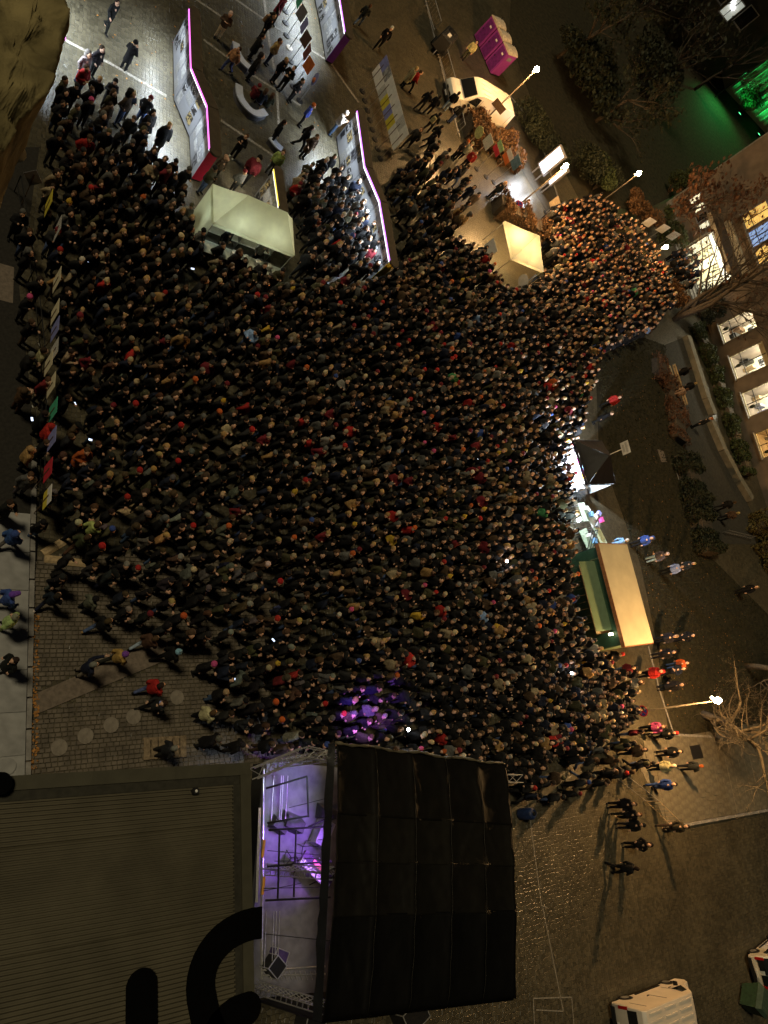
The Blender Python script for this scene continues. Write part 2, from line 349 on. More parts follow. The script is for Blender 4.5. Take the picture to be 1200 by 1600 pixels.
for pts in ([(362, -5), (430, 42), (520, 100)], [(318, 62), (380, 108), (470, 165)], [(345, 188), (400, 225), (440, 252)], [(412, -5), (420, 60), (432, 130), (436, 200)], [(100, 62), (170, 98), (260, 150)], [(300, -5), (345, 25)], [(505, 80), (530, 118), (560, 160)]):
    band('pale_stone_band', pts, .16, m_bandst)
for pts in ([(824, 1250), (846, 1415), (855, 1418)], [(848, 1418), (880, 1580), (838, 1578)], [(833, 1560), (893, 1558), (897, 1606)], [(833, 1560), (835, 1606)]):
    band('painted_line', pts, .05, m_paint, .007)
band('park_kerb', [(663, -5), (683, 80), (700, 150), (718, 215)], .14, m_kerb, .05)
band('park_kerb', [(796, 150), (838, 200), (872, 312)], .2, m_kerb, .05)
band('park_kerb', [(1051, 720), (1075, 800), (1091, 856), (1100, 857)], .14, m_kerb, .05)
band('lawn_kerb', [(1012, 1010), (1030, 1080), (1052, 1148), (1130, 1152)], .14, m_kerb, .05)
o = sheet('inspection_cover', [(-12, 408), (22, 418), (20, 474), (-12, 466)], .012, m_mat, .01); tag(o, 'brown rectangular cover plate in the shade-darkened road at left', 'cover plate')
o = sheet('inspection_cover', [(1076, 1166), (1092, 1163), (1098, 1184), (1082, 1187)], .062, m_black, .012); tag(o, 'dark rectangular grate in the right pavement', 'drain grate')
o = sheet('inspection_cover', [(1027, 702), (1036, 704), (1042, 722), (1033, 722)], .016, m_mat, .01); tag(o, 'pale rectangular lid in the dark lawn', 'cover plate')

# ------------------------------------------------------------------ stone ledge of the tower beside the lens
def ledge():
    from mathutils import noise
    m = mat('weathered_sandstone', (.17, .14, .066), .95, .55, 9, 1.0, spec=.1)
    P = [(-160, -200), (120, -200), (112, -60), (109, 2), (101, 60), (87, 108), (66, 150), (44, 186), (18, 226), (-8, 262), (-160, 380)]
    z = CAM_H-1.15; base = [at(x, y, z) for x, y in P]; c = sum(base, Vector())/len(base); dense = []
    for i in range(len(base)):
        for k in range(8): dense.append(base[i].lerp(base[(i+1) % len(base)], k/8))
    k = len(dense); vs = []; prof = [(r/16, 0) for r in range(1, 16)]+[(.97, -.01), (.99, -.03), (1.0, -.07), (1.0, -.16), (.985, -.22), (.95, -.25), (.93, -.30), (.93, -.5), (.92, -.8)]
    for f_, dz in prof:
        for p in dense:
            q = c+(p-c)*f_; v = Vector((q.x, q.y, z+dz)); n1 = noise.fractal(v*5, 1, 2, 6)*.045+noise.noise(v*20)*.014
            vs.append((v.x+n1*.25, v.y-n1*.25, v.z+n1*(1 if dz > -.05 else .3)))
    fs = [tuple(range(k))]
    for i in range(len(prof)-1):
        for j in range(k): fs.append((i*k+j, (i+1)*k+j, (i+1)*k+(j+1) % k, i*k+(j+1) % k))
    o = MB().add(vs, fs).build('stone_ledge', m, None, True); tag(o, 'rough sandstone ledge of the tower in the top left corner', 'ledge')
ledge()

# ------------------------------------------------------------------ flat pavilion with ribbed metal roof and giant letters
def pavilion():
    ZR = 5.0; K = at(391, 1191, ZR); f = Fr(K, at(0, 1213, ZR)); f.w = f.w if (at(410, 1600, ZR)-K).dot(f.w) > 0 else -f.w
    t = thing('flat_pavilion', 'flat building with ribbed olive metal roof and giant black letters', 'building', f(5, 5, 0))
    m_rib = mat('olive_roof_sheet', (.094, .083, .055), .6, .18, .9, .1, .1); m_rim = mat('roof_edge_sheet', (.060, .056, .038), .6, .15, 2, .08); m_pw = mat('pavilion_wall', (.1, .09, .07), .8)
    LA, LB = 11.5, 12.5
    mb = MB(); f.box(mb, .1, LA, .1, LB, 0, ZR-.16); mb.build('wall', m_pw, t, world=True)
    mb = MB(); n = int((LB-.6)/.045); vs = []; b = .62
    for i in range(n):                                          # ridges run along u, profile stepped along w
        ph = i % 4; z = ZR-.11+(.085 if ph in (1, 2) else 0); 
        if i % 88 in (40, 41): z -= .02
        vs += [f(.58, b, z), f(LA, b, z)]; b += .012 if ph in (0, 2) else .044
    mb.add(vs, [(2*i, 2*i+1, 2*i+3, 2*i+2) for i in range(n-1)]); mb.build('ribbed_roof', m_rib, t, world=True)
    bend = b
    mb = MB(); f.box(mb, 0, LA, 0, .36, ZR-.3, ZR); mb.build('roof_edge', m_rim, t, world=True)
    mb = MB(); f.box(mb, 0, .34, .362, LB, ZR-.3, ZR-.003); mb.build('roof_edge', m_rim, t, world=True)
    mb = MB(); f.box(mb, .36, LA, .37, .62, ZR-.3, ZR-.055); f.box(mb, .345, .58, .625, LB, ZR-.3, ZR-.05); mb.build('rim_shade_band', m_black if 0 else mat('rim_shade_sheet', (.03, .028, .02), .7), t, world=True)  # dark band paints the shade on the rim's inner wall
    for a in (2.4, 4.8, 7.2, 9.6):
        mb = MB(); f.box(mb, a, a+.04, .01, .35, ZR+.001, ZR+.008); mb.build('edge_seam', m_rim, t, world=True)
    for bq in (3.0, 6.0, 9.0):
        mb = MB(); f.box(mb, .01, .33, bq, bq+.04, ZR, ZR+.006); mb.build('edge_seam', m_rim, t, world=True)
    # letters: thick strokes with round ends
    ml = mat('black_letter_sheet', (.003, .003, .003), .9, .1, 5, 0, spec=0)
    def stroke(path, w, z0, z1, ends=(1, 1)):
        pts = [at(x, y, z1) for x, y in path]; L = []; Rr = []; h = w/2
        for i, p in enumerate(pts):
            d = (pts[min(i+1, len(pts)-1)]-pts[max(i-1, 0)]); d.z = 0; d.normalize(); nn = Vector((-d.y, d.x, 0))*h; L.append(p+nn); Rr.append(p-nn)
        def cap(p, d, s): 
            d = Vector((d.x, d.y, 0)).normalized(); nn = Vector((-d.y, d.x, 0)); return [p+(nn*math.cos(a)+d*math.sin(a))*h for a in [s*PI*k/8 for k in range(1, 8)]]
        poly = L[:]
        if ends[1]: poly += cap(pts[-1], pts[-1]-pts[-2], 1)
        poly += Rr[::-1]
        if ends[0]: poly += cap(pts[0], -(pts[1]-pts[0]), 1)
        k = len(poly); b = [(q.x, q.y, z0) for q in poly]; tp = [(q.x, q.y, z1) for q in poly]; nL = len(pts); mb = MB(); mb.v = b+tp
        mb.f = [(i, (i+1) % k, k+(i+1) % k, k+i) for i in range(k)]+[tuple(range(k, 2*k))]
        return mb
    ppm = (at(246, 1560, ZR)-at(198, 1560, ZR)).length
    def fan(path, w, ends=(1, 1)):                              # stroke as a strip of quads plus round ends
        pts = [at(x, y, ZR+.045) for x, y in path]; h = w/2; mb = MB(); vs = []
        for i, p in enumerate(pts):
            d = (pts[min(i+1, len(pts)-1)]-pts[max(i-1, 0)]); d.z = 0; d.normalize(); nn = Vector((-d.y, d.x, 0))*h
            vs += [p+nn, p-nn, p+nn-Vector((0, 0, .035)), p-nn-Vector((0, 0, .035))]
        fs = []
        for i in range(len(pts)-1):
            a, b = 4*i, 4*i+4; fs += [(a, a+1, b+1, b), (a, b, b+2, a+2), (a+1, a+3, b+3, b+1)]
        mb.add(vs, fs)
        for e, p in ((ends[0], pts[0]), (ends[1], pts[-1])):
            if e: mb.tube([p-Vector((0, 0, .037)), p-Vector((0, 0, .002))], h, 28)
        return mb
    sm = lambda P: [tuple(np.array(P[i])*(1-k/4)+np.array(P[i+1])*(k/4)) for i in range(len(P)-1) for k in range(4)]+[P[-1]]
    fan([(222, 1541), (222, 1570), (222, 1600), (222, 1680)], ppm, (1, 0)).build('letter', ml, t, world=True)
    arc = [(352+math.cos(a)*0, 0) for a in [0]]
    cx, cy_, rx_, ry_ = 418, 1542, 104, 101
    pth = [(cx+rx_*math.cos(a), cy_+ry_*math.sin(a)) for a in np.linspace(-PI/2-.08, -PI-.25, 14)]+[(323, 1596), (340, 1640), (372, 1685)]
    fan(pth, ppm, (0, 0)).build('letter', ml, t, world=True)
    fan(sm([(388, 1576), (366, 1584), (345, 1602), (330, 1640)]), ppm*.98, (1, 0)).build('letter', ml, t, world=True)
    p = at(307, 1236, ZR+.1); mb = MB().tube([(p.x, p.y, ZR-.06), (p.x, p.y, ZR+.06), (p.x, p.y, ZR+.1)], [.11, .11, .09], 16); o = mb.build('roof_vent', m_black, t, world=True)
    mb = MB().ball((p.x, p.y, ZR+.1), (.045, .045, .03), 10, 5); mb.build('vent_cap', m_white, o, world=True)
    p = at(2, 1224, ZR+.3); mb = MB().tube([(p.x, p.y, ZR), (p.x, p.y, ZR+.25)], .28, 16); mb.build('roof_drum', ml, t, world=True)
pavilion()

# ------------------------------------------------------------------ concert stage
from mathutils import noise
def truss_mesh(p, q, w=.3, mb=None, step=.32, r=.022):
    mb = mb or MB(); p, q = Vector(p), Vector(q); d = (q-p); L = d.length; d.normalize(); s = d.cross(Vector((0, 0, 1)))
    s = s.normalized() if s.length > .05 else Vector((1, 0, 0)); u = s.cross(d).normalized(); c = [(s*i+u*j)*w/2 for i, j in ((-1, -1), (1, -1), (1, 1), (-1, 1))]
    for k in c: mb.tube([p+k, q+k], r, 5)
    n = max(2, int(L/step))
    for i in range(n):
        a, b = p+d*L*i/n, p+d*L*(i+1)/n
        for k in range(4): mb.tube([a+c[k], b+c[(k+1) % 4]], r*.6, 4)
    return mb
ZS = 5.5; SF = Fr(at(524, 1163, ZS), at(796, 1197, ZS))
if (at(515, 1555, ZS)-SF.o).dot(SF.w) < 0: SF.w = -SF.w
def stage():
    f = SF; LA, LB = 8.05, 7.75
    t = thing('concert_stage', 'covered concert stage with black tarpaulin roof and violet lit deck', 'stage', f(4, 4, 0))
    B = dict(parent=t, world=True)
    m_tarps = [mat('black_tarpaulin_%d' % i, c, .6, .25, 2.2, .5, spec=.16) for i, c in enumerate([(.005, .0042, .003), (.0075, .0065, .0045), (.006, .0052, .0038), (.0022, .002, .0018)])]
    cuts = [0, 2.15, 3.55, 5.05, LB]
    for i in range(4):
        b0, b1 = cuts[i]-.06, cuts[i+1]+.02; na, nb = 74, 22; vs = []
        for jb in range(nb+1):
            for ja in range(na+1):
                a = LA*ja/na; b = b0+(b1-b0)*jb/nb
                z = ZS+.35*math.sin(PI*min(1, max(0, b/LB)))**.5-.09*abs(math.sin(PI*a/1.62))**.5-.012*i
                z -= .05*math.sin(PI*(b-b0)/(b1-b0)); z += .03*math.exp(-((a-1.62*round(a/1.62))/.03)**2)
                z += .045*noise.fractal(Vector((a*.9, b*.5, i*3.3)), 1, 2, 4)+.012*noise.noise(Vector((a*5, b*2.5, i)))
                for (ca, cb, ta, amp) in ((3.5, .9, .35, .05), (5.6, 3.1, -.5, .045), (4.8, 6, .25, .04), (.9, 2.2, .8, .06), (1.2, 3.6, .25, .05), (.8, 6.2, .3, .05), (6.9, 2.6, .6, .05), (6.4, 1.0, .3, .05), (2.9, 4.4, .15, .03)):
                    dd = (a-ca)-ta*(b-cb); z += amp*math.exp(-(dd/.045)**2-((b-cb)/.8)**2)
                vs.append(f(a, b, z))
        mb = MB().add(vs, [(j*(na+1)+k, j*(na+1)+k+1, (j+1)*(na+1)+k+1, (j+1)*(na+1)+k) for j in range(nb) for k in range(na)])
        o = mb.build('tarpaulin', m_tarps[i], t, True, True); s = o.modifiers.new('t', 'SOLIDIFY'); s.thickness = .012
    def roofz(a, b): return ZS+.35*math.sin(PI*min(1, max(0, b/LB)))**.5-.09*abs(math.sin(PI*a/1.62))**.5
    for k in range(1, 5): MB().tube([f(1.62*k+.02*math.sin(b*5+k), b, roofz(1.62*k, b)+.035-.012*max(i for i in range(4) if cuts[i] <= b+.01)) for b in np.linspace(.02, LB-.02, 26)], .011, 5).build('crease_line', mat('crease_sheen', (.014, .012, .009), .5, .3, 5, .1, spec=.3), t, True, True)  # thin paler tubes paint the sheen along the tarpaulin's fold creases
    MB().tube([f(a, -.05+.03*math.sin(a*3), ZS+.03+.05*math.sin(a*2.2)+.03*math.sin(a*7)) for a in np.linspace(-.03, LA, 50)], [.05+.02*math.sin(k*1.9) for k in range(50)], 7).build('rolled_hem', mat('gold_lit_hem', (.10, .085, .055), .4, .3, 3, .3), t, True, True)  # tan colour carries the gold light on the black roof's front edge
    # hanging skirts round the roof, with folds
    def skirt(p, q, drop, m, n=60, amp=.06):
        vs = []; d = q-p; nn = Vector((-d.y, d.x, 0)).normalized()
        for i in range(n+1):
            c = p+d*i/n; w = nn*amp*(.6*math.sin(i*.9+math.sin(i*.31)*2)+.5*math.sin(i*.37+1))
            vs += [c+Vector((0, 0, .06)), c+w*.4-Vector((0, 0, drop*.5)), c+w-Vector((0, 0, drop))]
        mb = MB().add(vs, [(3*i+k, 3*i+3+k, 3*i+4+k, 3*i+1+k) for i in range(n) for k in (0, 1)]); return mb.build('skirt', m, t, True, True)
    skirt(f(0, -.05, ZS), f(LA, -.05, ZS), .45, mat('gold_lit_hem', (.10, .085, .055), .4, .3, 3, .3)); skirt(f(LA+.04, -.05, ZS), f(LA+.04, LB, ZS), 2.6, m_tarps[0])
    skirt(f(-.03, -.05, ZS), f(-.03, LB, ZS), .42, mat('black_plastic_sheet', (.02, .022, .026), .25, .2, 3, .4, spec=.6), amp=.035); skirt(f(0, LB+.03, ZS), f(LA, LB+.03, ZS), 4.2, m_tarps[3])
    mb = MB(); f.box(mb, -.12, LA, .2, LB, .95, 1.2); mb.build('deck', mat('stage_deck', (.15, .15, .18), .6, .25, 2.5, .15), **B)
    mb = MB(); f.box(mb, -.05, LA-.05, .26, LB-.06, 0, .945); mb.build('deck_skirt', m_black, **B)
    for a, b in ((.08, .3), (.08, LB-.3), (LA-.15, .3), (LA-.15, LB-.3), (.08, LB/2), (LA-.15, LB/2)):
        truss_mesh(f(a+.15, b, 1.2), f(a+.15, b, ZS-.1), .26).build('tower', m_alu, **B)
    for bq in (.35, LB/2, LB-.3): truss_mesh(f(.2, bq, ZS-.3), f(LA-.2, bq, ZS-.3), .26).build('roof_truss', m_black, **B)
    # front truss beyond the roof, bent, and its short return at the far side
    mb = truss_mesh(at(396, 1209, 4.4), at(478, 1175, 4.4), .34); truss_mesh(at(478, 1175, 4.4), at(530, 1186, 4.4), .34, mb); mb.build('front_truss', m_alu, **B)
    truss_mesh(at(790, 1216, 4.2), at(813, 1217, 4.2), .3).build('front_truss', m_alu, **B)
    # black scaffold pipes and rails crossing above the open edge
    def pipe(x0, y0, x1, y1, z, r=.03, m=m_black, n='scaffold_pipe'): MB().tube([at(x0, y0, z), at(x1, y1, z)], r, 7).build(n, m, **B)
    for q in ((416, 1232, 480, 1213), (480, 1214, 482, 1277), (418, 1286, 482, 1275), (420, 1297, 518, 1291), (482, 1292, 520, 1275), (418, 1354, 518, 1346), (415, 1407, 516, 1402), (437, 1298, 434, 1404), (463, 1296, 459, 1402)): pipe(*q, 2.9, .035)
    for q in ((418, 1329, 500, 1336), (412, 1388, 515, 1386), (412, 1392, 470, 1380), (452, 1262, 516, 1246), (412, 1459, 515, 1470)): pipe(*q, 2.6, .013, n='cable')
    for x in (428, 440, 443, 450): pipe(x, 1212, x-4, 1283, 1.7, .014, m_alu, 'rail')
    for x in (416, 428, 432, 437): pipe(x, 1424, x-3, 1512, 1.7, .014, m_alu, 'rail')
    pipe(412, 1200, 409, 1530, 1.25, .035, m_alu, 'rail'); pipe(410, 1516, 508, 1510, 1.5, .03, m_alu, 'rail'); pipe(410, 1524, 508, 1522, 1.4, .03, m_alu, 'rail')
    for i in range(11): pipe(420+i*8, 1517, 424+i*8, 1531, 1.4, .015, m_alu, 'rail')
    # stage lamps (under the roof) : each a can with a glowing lens, and its light
    for a, b, col, e, aim, sp in ((.9, 1.0, (.66, .80, 1), 330, (.3, 1.1, 1.2), 75), (2.4, 2.7, (.40, .14, 1), 900, (.7, 2.8, 1.2), 60), (2.0, 3.8, (.42, .2, 1), 260, (.8, 3.7, 1.2), 60), (1.5, 6.2, (.55, .5, .85), 24, (.4, 6.2, 1.2), 95), (1.0, 2.5, (.6, .6, 1), 70, (.2, 2.5, 1.2), 60), (1.6, .8, (.36, .10, 1), 300, (1.0, .6, 1.2), 45)):
        p = f(a, b, ZS-.55); q = f(*aim); d = (q-p).normalized()
        o = MB().tube([p-d*.2, p+d*.12], [.09, .13], 12).build('stage_lamp', m_black, **B); MB().tube([p+d*.121, p+d*.13], .11, 12).build('lens', emis('lens_%d' % int(e), col, 6), o, world=True)
        light('stage_light', 'SPOT', p+d*.2, e, col, t, .12, q, sp)
    p = f(.3, .1, ZS-.6); light('crowd_light', 'SPOT', p, 5200, (.36, .12, 1), t, .1, at(566, 1118, 1.6), 27)
    p = f(1.6, 3.2, ZS-.6); light('keyboard_light', 'SPOT', p, 420, (.6, .2, 1), t, .06, at(495, 1365, 2.15), 22)
    # cloth backdrop folds at the upper end of the open edge
    return t
stage()
def wedge(x, y, label, rz, s=1.0):
    t = thing('stage_monitor', label, 'speaker', at(x, y, 1.2), rz); MB().hexa([(-.3*s, -.25*s, 0), (.3*s, -.25*s, 0), (.3*s, .25*s, 0), (-.3*s, .25*s, 0)], [(-.3*s, -.05*s, .42*s), (.3*s, -.05*s, .42*s), (.3*s, .22*s, .42*s), (-.3*s, .22*s, .42*s)]).build('cabinet', mat('speaker_cabinet', (.05, .05, .055), .6), t)
    MB().slab((-.27*s, -.24*s, .03), (.27*s, -.24*s, .03), (.27*s, -.065*s, .39*s), (-.27*s, -.065*s, .39*s), -.008).build('grille', mat('speaker_grille', (.10, .10, .11), .5, .2, 60, .3, .4), t)
wedge(452, 1284, 'large wedge monitor speaker on the bright end of the deck', 2.2, 1.3); wedge(432, 1288, 'wedge monitor standing at the open edge of the deck', 2.0); wedge(505, 1268, 'wedge monitor half under the roof beside the crowd', 2.4, 1.1)
def keyboard():
    p, q = at(470, 1343, 2.15), at(514, 1386, 2.15); f = Fr(p, q); t = thing('keyboard', 'violet lit stage keyboard set diagonally on the deck', 'keyboard', f(f.len/2, 0, 1.2))
    if (at(500, 1350, 2.15)-f.o).dot(f.w) < 0: f.w = -f.w
    m = mat('keyboard_case', (.08, .05, .10), .4); mb = MB(); f.box(mb, 0, f.len, 0, .38, 2.05, 2.15); mb.build('case', m, t, world=True)
    mb = MB(); f.box(mb, .03, f.len-.03, -.12, .1, 2.07, 2.165); k = mb.build('keybed', mat('white_keys', (.8, .78, .8), .3, .05, 3, 0), t, world=True)
    mb = MB()
    for i in range(30):
        if i % 7 not in (2, 6): f.box(mb, .06+i*(f.len-.1)/30, .06+i*(f.len-.1)/30+.018, -.02, .1, 2.166, 2.178)
    mb.build('black_keys', m_black, t, world=True)
    mb = MB(); f.box(mb, f.len*.3, f.len*.75, .2, .33, 2.151, 2.2); mb.build('control_panel', emis('red_panel', (1, .15, .3), .8), t, world=True)
    for a in (.2, f.len-.2):
        mb = MB().tube([f(a, -.1, 1.2), f(a, .3, 2.05)], .02, 6).tube([f(a, .3, 1.2), f(a, -.1, 2.05)], .02, 6); mb.build('stand_leg', m_black, t, world=True)
keyboard()
for i, (x, y) in enumerate([(440, 1345), (452, 1340), (470, 1322), (486, 1312)]):
    p = at(x, y, 1.2); t = thing('microphone_stand', ['microphone stand nearest the open edge of the deck', 'microphone stand in the middle of the deck', 'microphone stand in front of the keyboard', 'microphone stand beside the blue drum cloth'][i], 'microphone stand', p, R.uniform(0, 6))
    MB().tube([(0, 0, 0), (0, 0, 1.2), (.3, 0, 1.5)], .013, 6).build('pole', m_black, t); mb = MB()
    for k in range(3): mb.tube([(0, 0, .15), (.3*math.cos(k*2.09), .3*math.sin(k*2.09), .01)], .012, 5)
    mb.build('tripod', m_black, t); MB().ball((.32, 0, 1.51), .03, 8, 5).build('microphone', m_steel, t)
def flightcase(x, y, z, d, rz, label, m):
    t = thing('flight_case', label, 'case', at(x, y, z), rz); MB().box((0, 0, d[2]/2), d).build('shell', m, t)
    mb = MB()
    for sx in (-1, 1):
        for sy in (-1, 1): mb.box((sx*d[0]/2, sy*d[1]/2, d[2]/2), (.03, .03, d[2]+.02))
        mb.box((0, sx*d[1]/2, d[2]), (d[0], .03, .03)); mb.box((sx*d[0]/2, 0, d[2]), (.03, d[1], .03))
    mb.build('edging', m_alu, t)
flightcase(427, 1500, 1.2, (.7, .5, .45), .6, 'dark case with pale edging at the dim end of the deck', mat('case_violet', (.06, .04, .14), .5))
flightcase(420, 1508, 1.2, (.5, .5, .6), .2, 'black case beside the rail at the dim end of the deck', m_black)
flightcase(497, 1302, 1.2, (.9, .5, .5), .5, 'pale case with blue top under the roof edge', mat('pale_case', (.5, .5, .6), .4))
flightcase(628, 1582, 0, (1.1, .8, .9), -.1, 'black box with white rim below the stage roof', m_black)
flightcase(475, 1595, 0, (1.2, .8, .8), .7, 'black case with thin pale edge in the bottom shadow', m_black)
p = at(396, 1570, .0)
# ladder and orange bars leaning in the gap between pavilion and stage
t = thing('ladder', 'narrow ladder with orange rails in the gap beside the stage', 'ladder', at(402, 1330, 0))
for z_, x in ((2.0, 403), (2.2, 405)): MB().tube([at(x+2, 1262, z_), at(x-3, 1410, z_)], .025, 6).build('rail', m_steel, t, world=True)
for y in (1270, 1328): MB().tube([at(413, y+42, 2.3), at(410, y+70, 2.3)], .05, 6).build('orange_grip', mat('orange_plastic', (.6, .28, .03), .5), t, world=True)

# ------------------------------------------------------------------ zigzag exhibition walls with light strips
def exhibition(label, top, fascia, endm, power, face_dir, seed, cap=.5, zt=2.3, ends=(1, 1), lcol=(.78, .90, 1)):
    rr = random.Random(seed); q = [at(x, y, zt) for x, y in top]; q = [Vector((p.x, p.y, 0)) for p in q]
    t = thing('exhibition_wall', label, 'display wall', (sum(q, Vector())/len(q)))
    D = (q[-1]-q[0]).normalized(); N = Vector((-D.y, D.x, 0)); x0, y0 = top[0]; sd_ = at(x0+face_dir*30, y0, zt)-at(x0, y0, zt)
    if N.dot(sd_) < 0: N = -N                                   # N points out of the printed face
    bk = -N*cap; B = dict(parent=t, world=True); mcap = mat('display_cap', (.055, .042, .028), .8, .2, 3, .15); mf = mat('display_face', (.24, .245, .265), .6, .06, 2, .02)
    def strip(lo, hi, z0, z1, name, m, ext=0):
        mb = MB(); k = len(q); P = [p+N*hi for p in q]; Q = [p+N*lo for p in q]
        if ext: P[0] = P[0]-D*ext; Q[0] = Q[0]-D*ext; P[-1] = P[-1]+D*ext; Q[-1] = Q[-1]+D*ext
        for i in range(k-1): mb.hexa([(*Q[i][:2], z0), (*Q[i+1][:2], z0), (*P[i+1][:2], z0), (*P[i][:2], z0)], [(*Q[i][:2], z1), (*Q[i+1][:2], z1), (*P[i+1][:2], z1), (*P[i][:2], z1)])
        return mb.build(name, m, **B)
    strip(-cap, 0, .12, zt-.1, 'panel_body', mf); strip(-cap+.03, -.04, 0, .118, 'plinth', m_black)
    o = strip(-cap-.04, .07, zt-.098, zt+.02, 'cap', mcap, .03); b = o.modifiers.new('b', 'BEVEL'); b.width = .05; b.segments = 3
    for p, s in ((q[0], -1), (q[-1], 1)):
        MB().tube([p+N*(-cap/2+.015)+D*s*.03+Vector((0, 0, zt-.097)), p+N*(-cap/2+.015)+D*s*.03+Vector((0, 0, zt+.018))], cap/2+.052, 20).build('cap_end', mcap, **B) if cap > .3 else None
        mb = MB(); e = p+D*s*.012; mb.slab(e+Vector((0, 0, .1)), e+bk+Vector((0, 0, .1)), e+bk+Vector((0, 0, zt-.1)), e+Vector((0, 0, zt-.1)), .012); mb.build('end_panel', endm[0 if s < 0 else 1], **B)
    strip(.072, .10, zt-.07, zt+.012, 'coloured_light_strip', fascia); strip(.012, .05, zt-.16, zt-.102, 'white_light_strip', m_strip)
    for i in range(len(q)-1):
        a, b_ = q[i], q[i+1]; L = (b_-a).length; d = (b_-a)/L; n = Vector((-d.y, d.x, 0)); n = n if n.dot(N) > 0 else -n
        lo = light('strip_light', 'AREA', (a+b_)/2+n*.34+Vector((0, 0, zt-.10)), power*L, lcol, t, L*.96, None, None, .06)
        lo.data.spread = math.radians(125); z = (n*-.5+Vector((0, 0, 1))).normalized(); y = z.cross(d).normalized(); lo.rotation_euler = Matrix((d, y, z)).transposed().to_euler()
        s = .08
        while s < L-.3:
            w = rr.uniform(.35, .8); w = min(w, L-.06-s); z1 = zt-.22
            while z1 > .55:
                h = rr.uniform(.28, .62); m = rr.choice([m_photo, m_photo, m_ptext, m_photo2, m_photoc, m_ptext, m_pwhite, m_photo, m_pdark])
                ww = w*rr.uniform(.7, 1); p0 = a+d*s+n*.012; p1 = a+d*(s+ww)+n*.012
                if rr.random() < .86: MB().slab((*p0[:2], z1-h), (*p1[:2], z1-h), (*p1[:2], z1), (*p0[:2], z1), .008).build('poster', m, **B)
                z1 -= h+rr.uniform(.04, .12)
            s += w+rr.uniform(.04, .1)
        MB().tube([a+n*.014+Vector((0, 0, .15)), a+n*.014+Vector((0, 0, zt-.17))], .012, 5).build('joint', m_grbrd, **B)
    return t
m_ptext = print_mat('panel_text', (.33, .33, .33), (.12, .12, .12), 26, .6, .72, True); m_pwhite = mat('panel_white', (.36, .36, .36), .6); m_pdark = print_mat('panel_dark_print', (.015, .015, .02), (.16, .16, .18), 4, .5, .62)
m_rede = mat('red_end_panel', (.55, .02, .06), .5, .1); m_pure = mat('purple_end_panel', (.16, .03, .30), .5, .1); m_yele = mat('yellow_end_panel', (.75, .52, .03), .5, .1)
exhibition('zigzag display wall with magenta light strip and red end', [(298, 15), (301, 106), (326, 166), (330, 232)], m_mag, (m_rede, m_rede), 62, -1, 1, zt=2.25)
exhibition('display wall with purple end panel at the top edge', [(512, -95), (533, 0), (541, 50)], m_vio, (m_pure, m_pure), 62, -1, 2)
exhibition('long zigzag display wall with violet strip and yellow end', [(560, 174), (572, 260), (595, 314), (611, 407)], m_vio, (m_pure, m_yele), 70, -1, 3)
exhibition('short yellow framed display wall behind the pale tent', [(430, 265), (438, 322)], m_yel, (m_yele, m_yele), 30, -1, 4, cap=.42, zt=2.2, lcol=(1, .92, .72))
exhibition('lit display wall half hidden by the sandstone ledge', [(86, -85), (99, 60)], m_mag, (m_rede, m_rede), 75, 1, 5)

# ------------------------------------------------------------------ tents and booths
def canopy(fr, LA, LB, z0, pk, m, t, vz=.22, ridge=0, n=16):
    """hipped cloth roof with sagging panels and a hanging edge"""
    if LA >= LB: r0, r1 = (LB/2, LB/2), (LA-LB/2, LB/2)
    else: r0, r1 = (LA/2, LA/2), (LA/2, LB-LA/2)
    if LA >= LB: facets = (((0, 0), (LA, 0), r1, r0), ((LA, 0), (LA, LB), r1, r1), ((LA, LB), (0, LB), r0, r1), ((0, LB), (0, 0), r0, r0))
    else: facets = (((0, 0), (LA, 0), r0, r0), ((LA, 0), (LA, LB), r1, r0), ((LA, LB), (0, LB), r1, r1), ((0, LB), (0, 0), r0, r1))
    for e0, e1, t1, t0 in facets:
        vs = []
        for q in range(n+1):
            for p in range(n+1):
                u, v = p/n, q/n; a0, b0 = e0[0]+(e1[0]-e0[0])*u, e0[1]+(e1[1]-e0[1])*u; a1, b1 = t0[0]+(t1[0]-t0[0])*u, t0[1]+(t1[1]-t0[1])*u
                z = z0+(pk-z0)*v**1.1-.07*math.sin(PI*v)*math.sin(PI*u)*(1-.4*v)+.006*math.sin(23*u+5*v)*(1-v); vs.append(fr(a0+(a1-a0)*v, b0+(b1-b0)*v, z))
        MB().add(vs, [(q*(n+1)+p, q*(n+1)+p+1, (q+1)*(n+1)+p+1, (q+1)*(n+1)+p) for q in range(n) for p in range(n)]).build('roof_cloth', m, t, True, True)
    for a, b in (((0, 0), (LA, 0)), ((LA, 0), (LA, LB)), ((LA, LB), (0, LB)), ((0, LB), (0, 0))):
        P, Q = fr(*a, z0), fr(*b, z0); nn = Vector(((Q-P).y, -(Q-P).x, 0)).normalized(); vs = []
        for i in range(25):
            c = P.lerp(Q, i/24); vs += [c+nn*.004, c+nn*(.012+.012*math.sin(i*2.1))-Vector((0, 0, vz))]
        MB().add(vs, [(2*i, 2*i+2, 2*i+3, 2*i+1) for i in range(24)]).build('valance', m, t, False, True)
    for a in (.04, LA-.04):
        for b in (.04, LB-.04):
            MB().tube([fr(a, b, 0), fr(a, b, z0)], .022, 6).build('leg', m_steel, t, world=True)
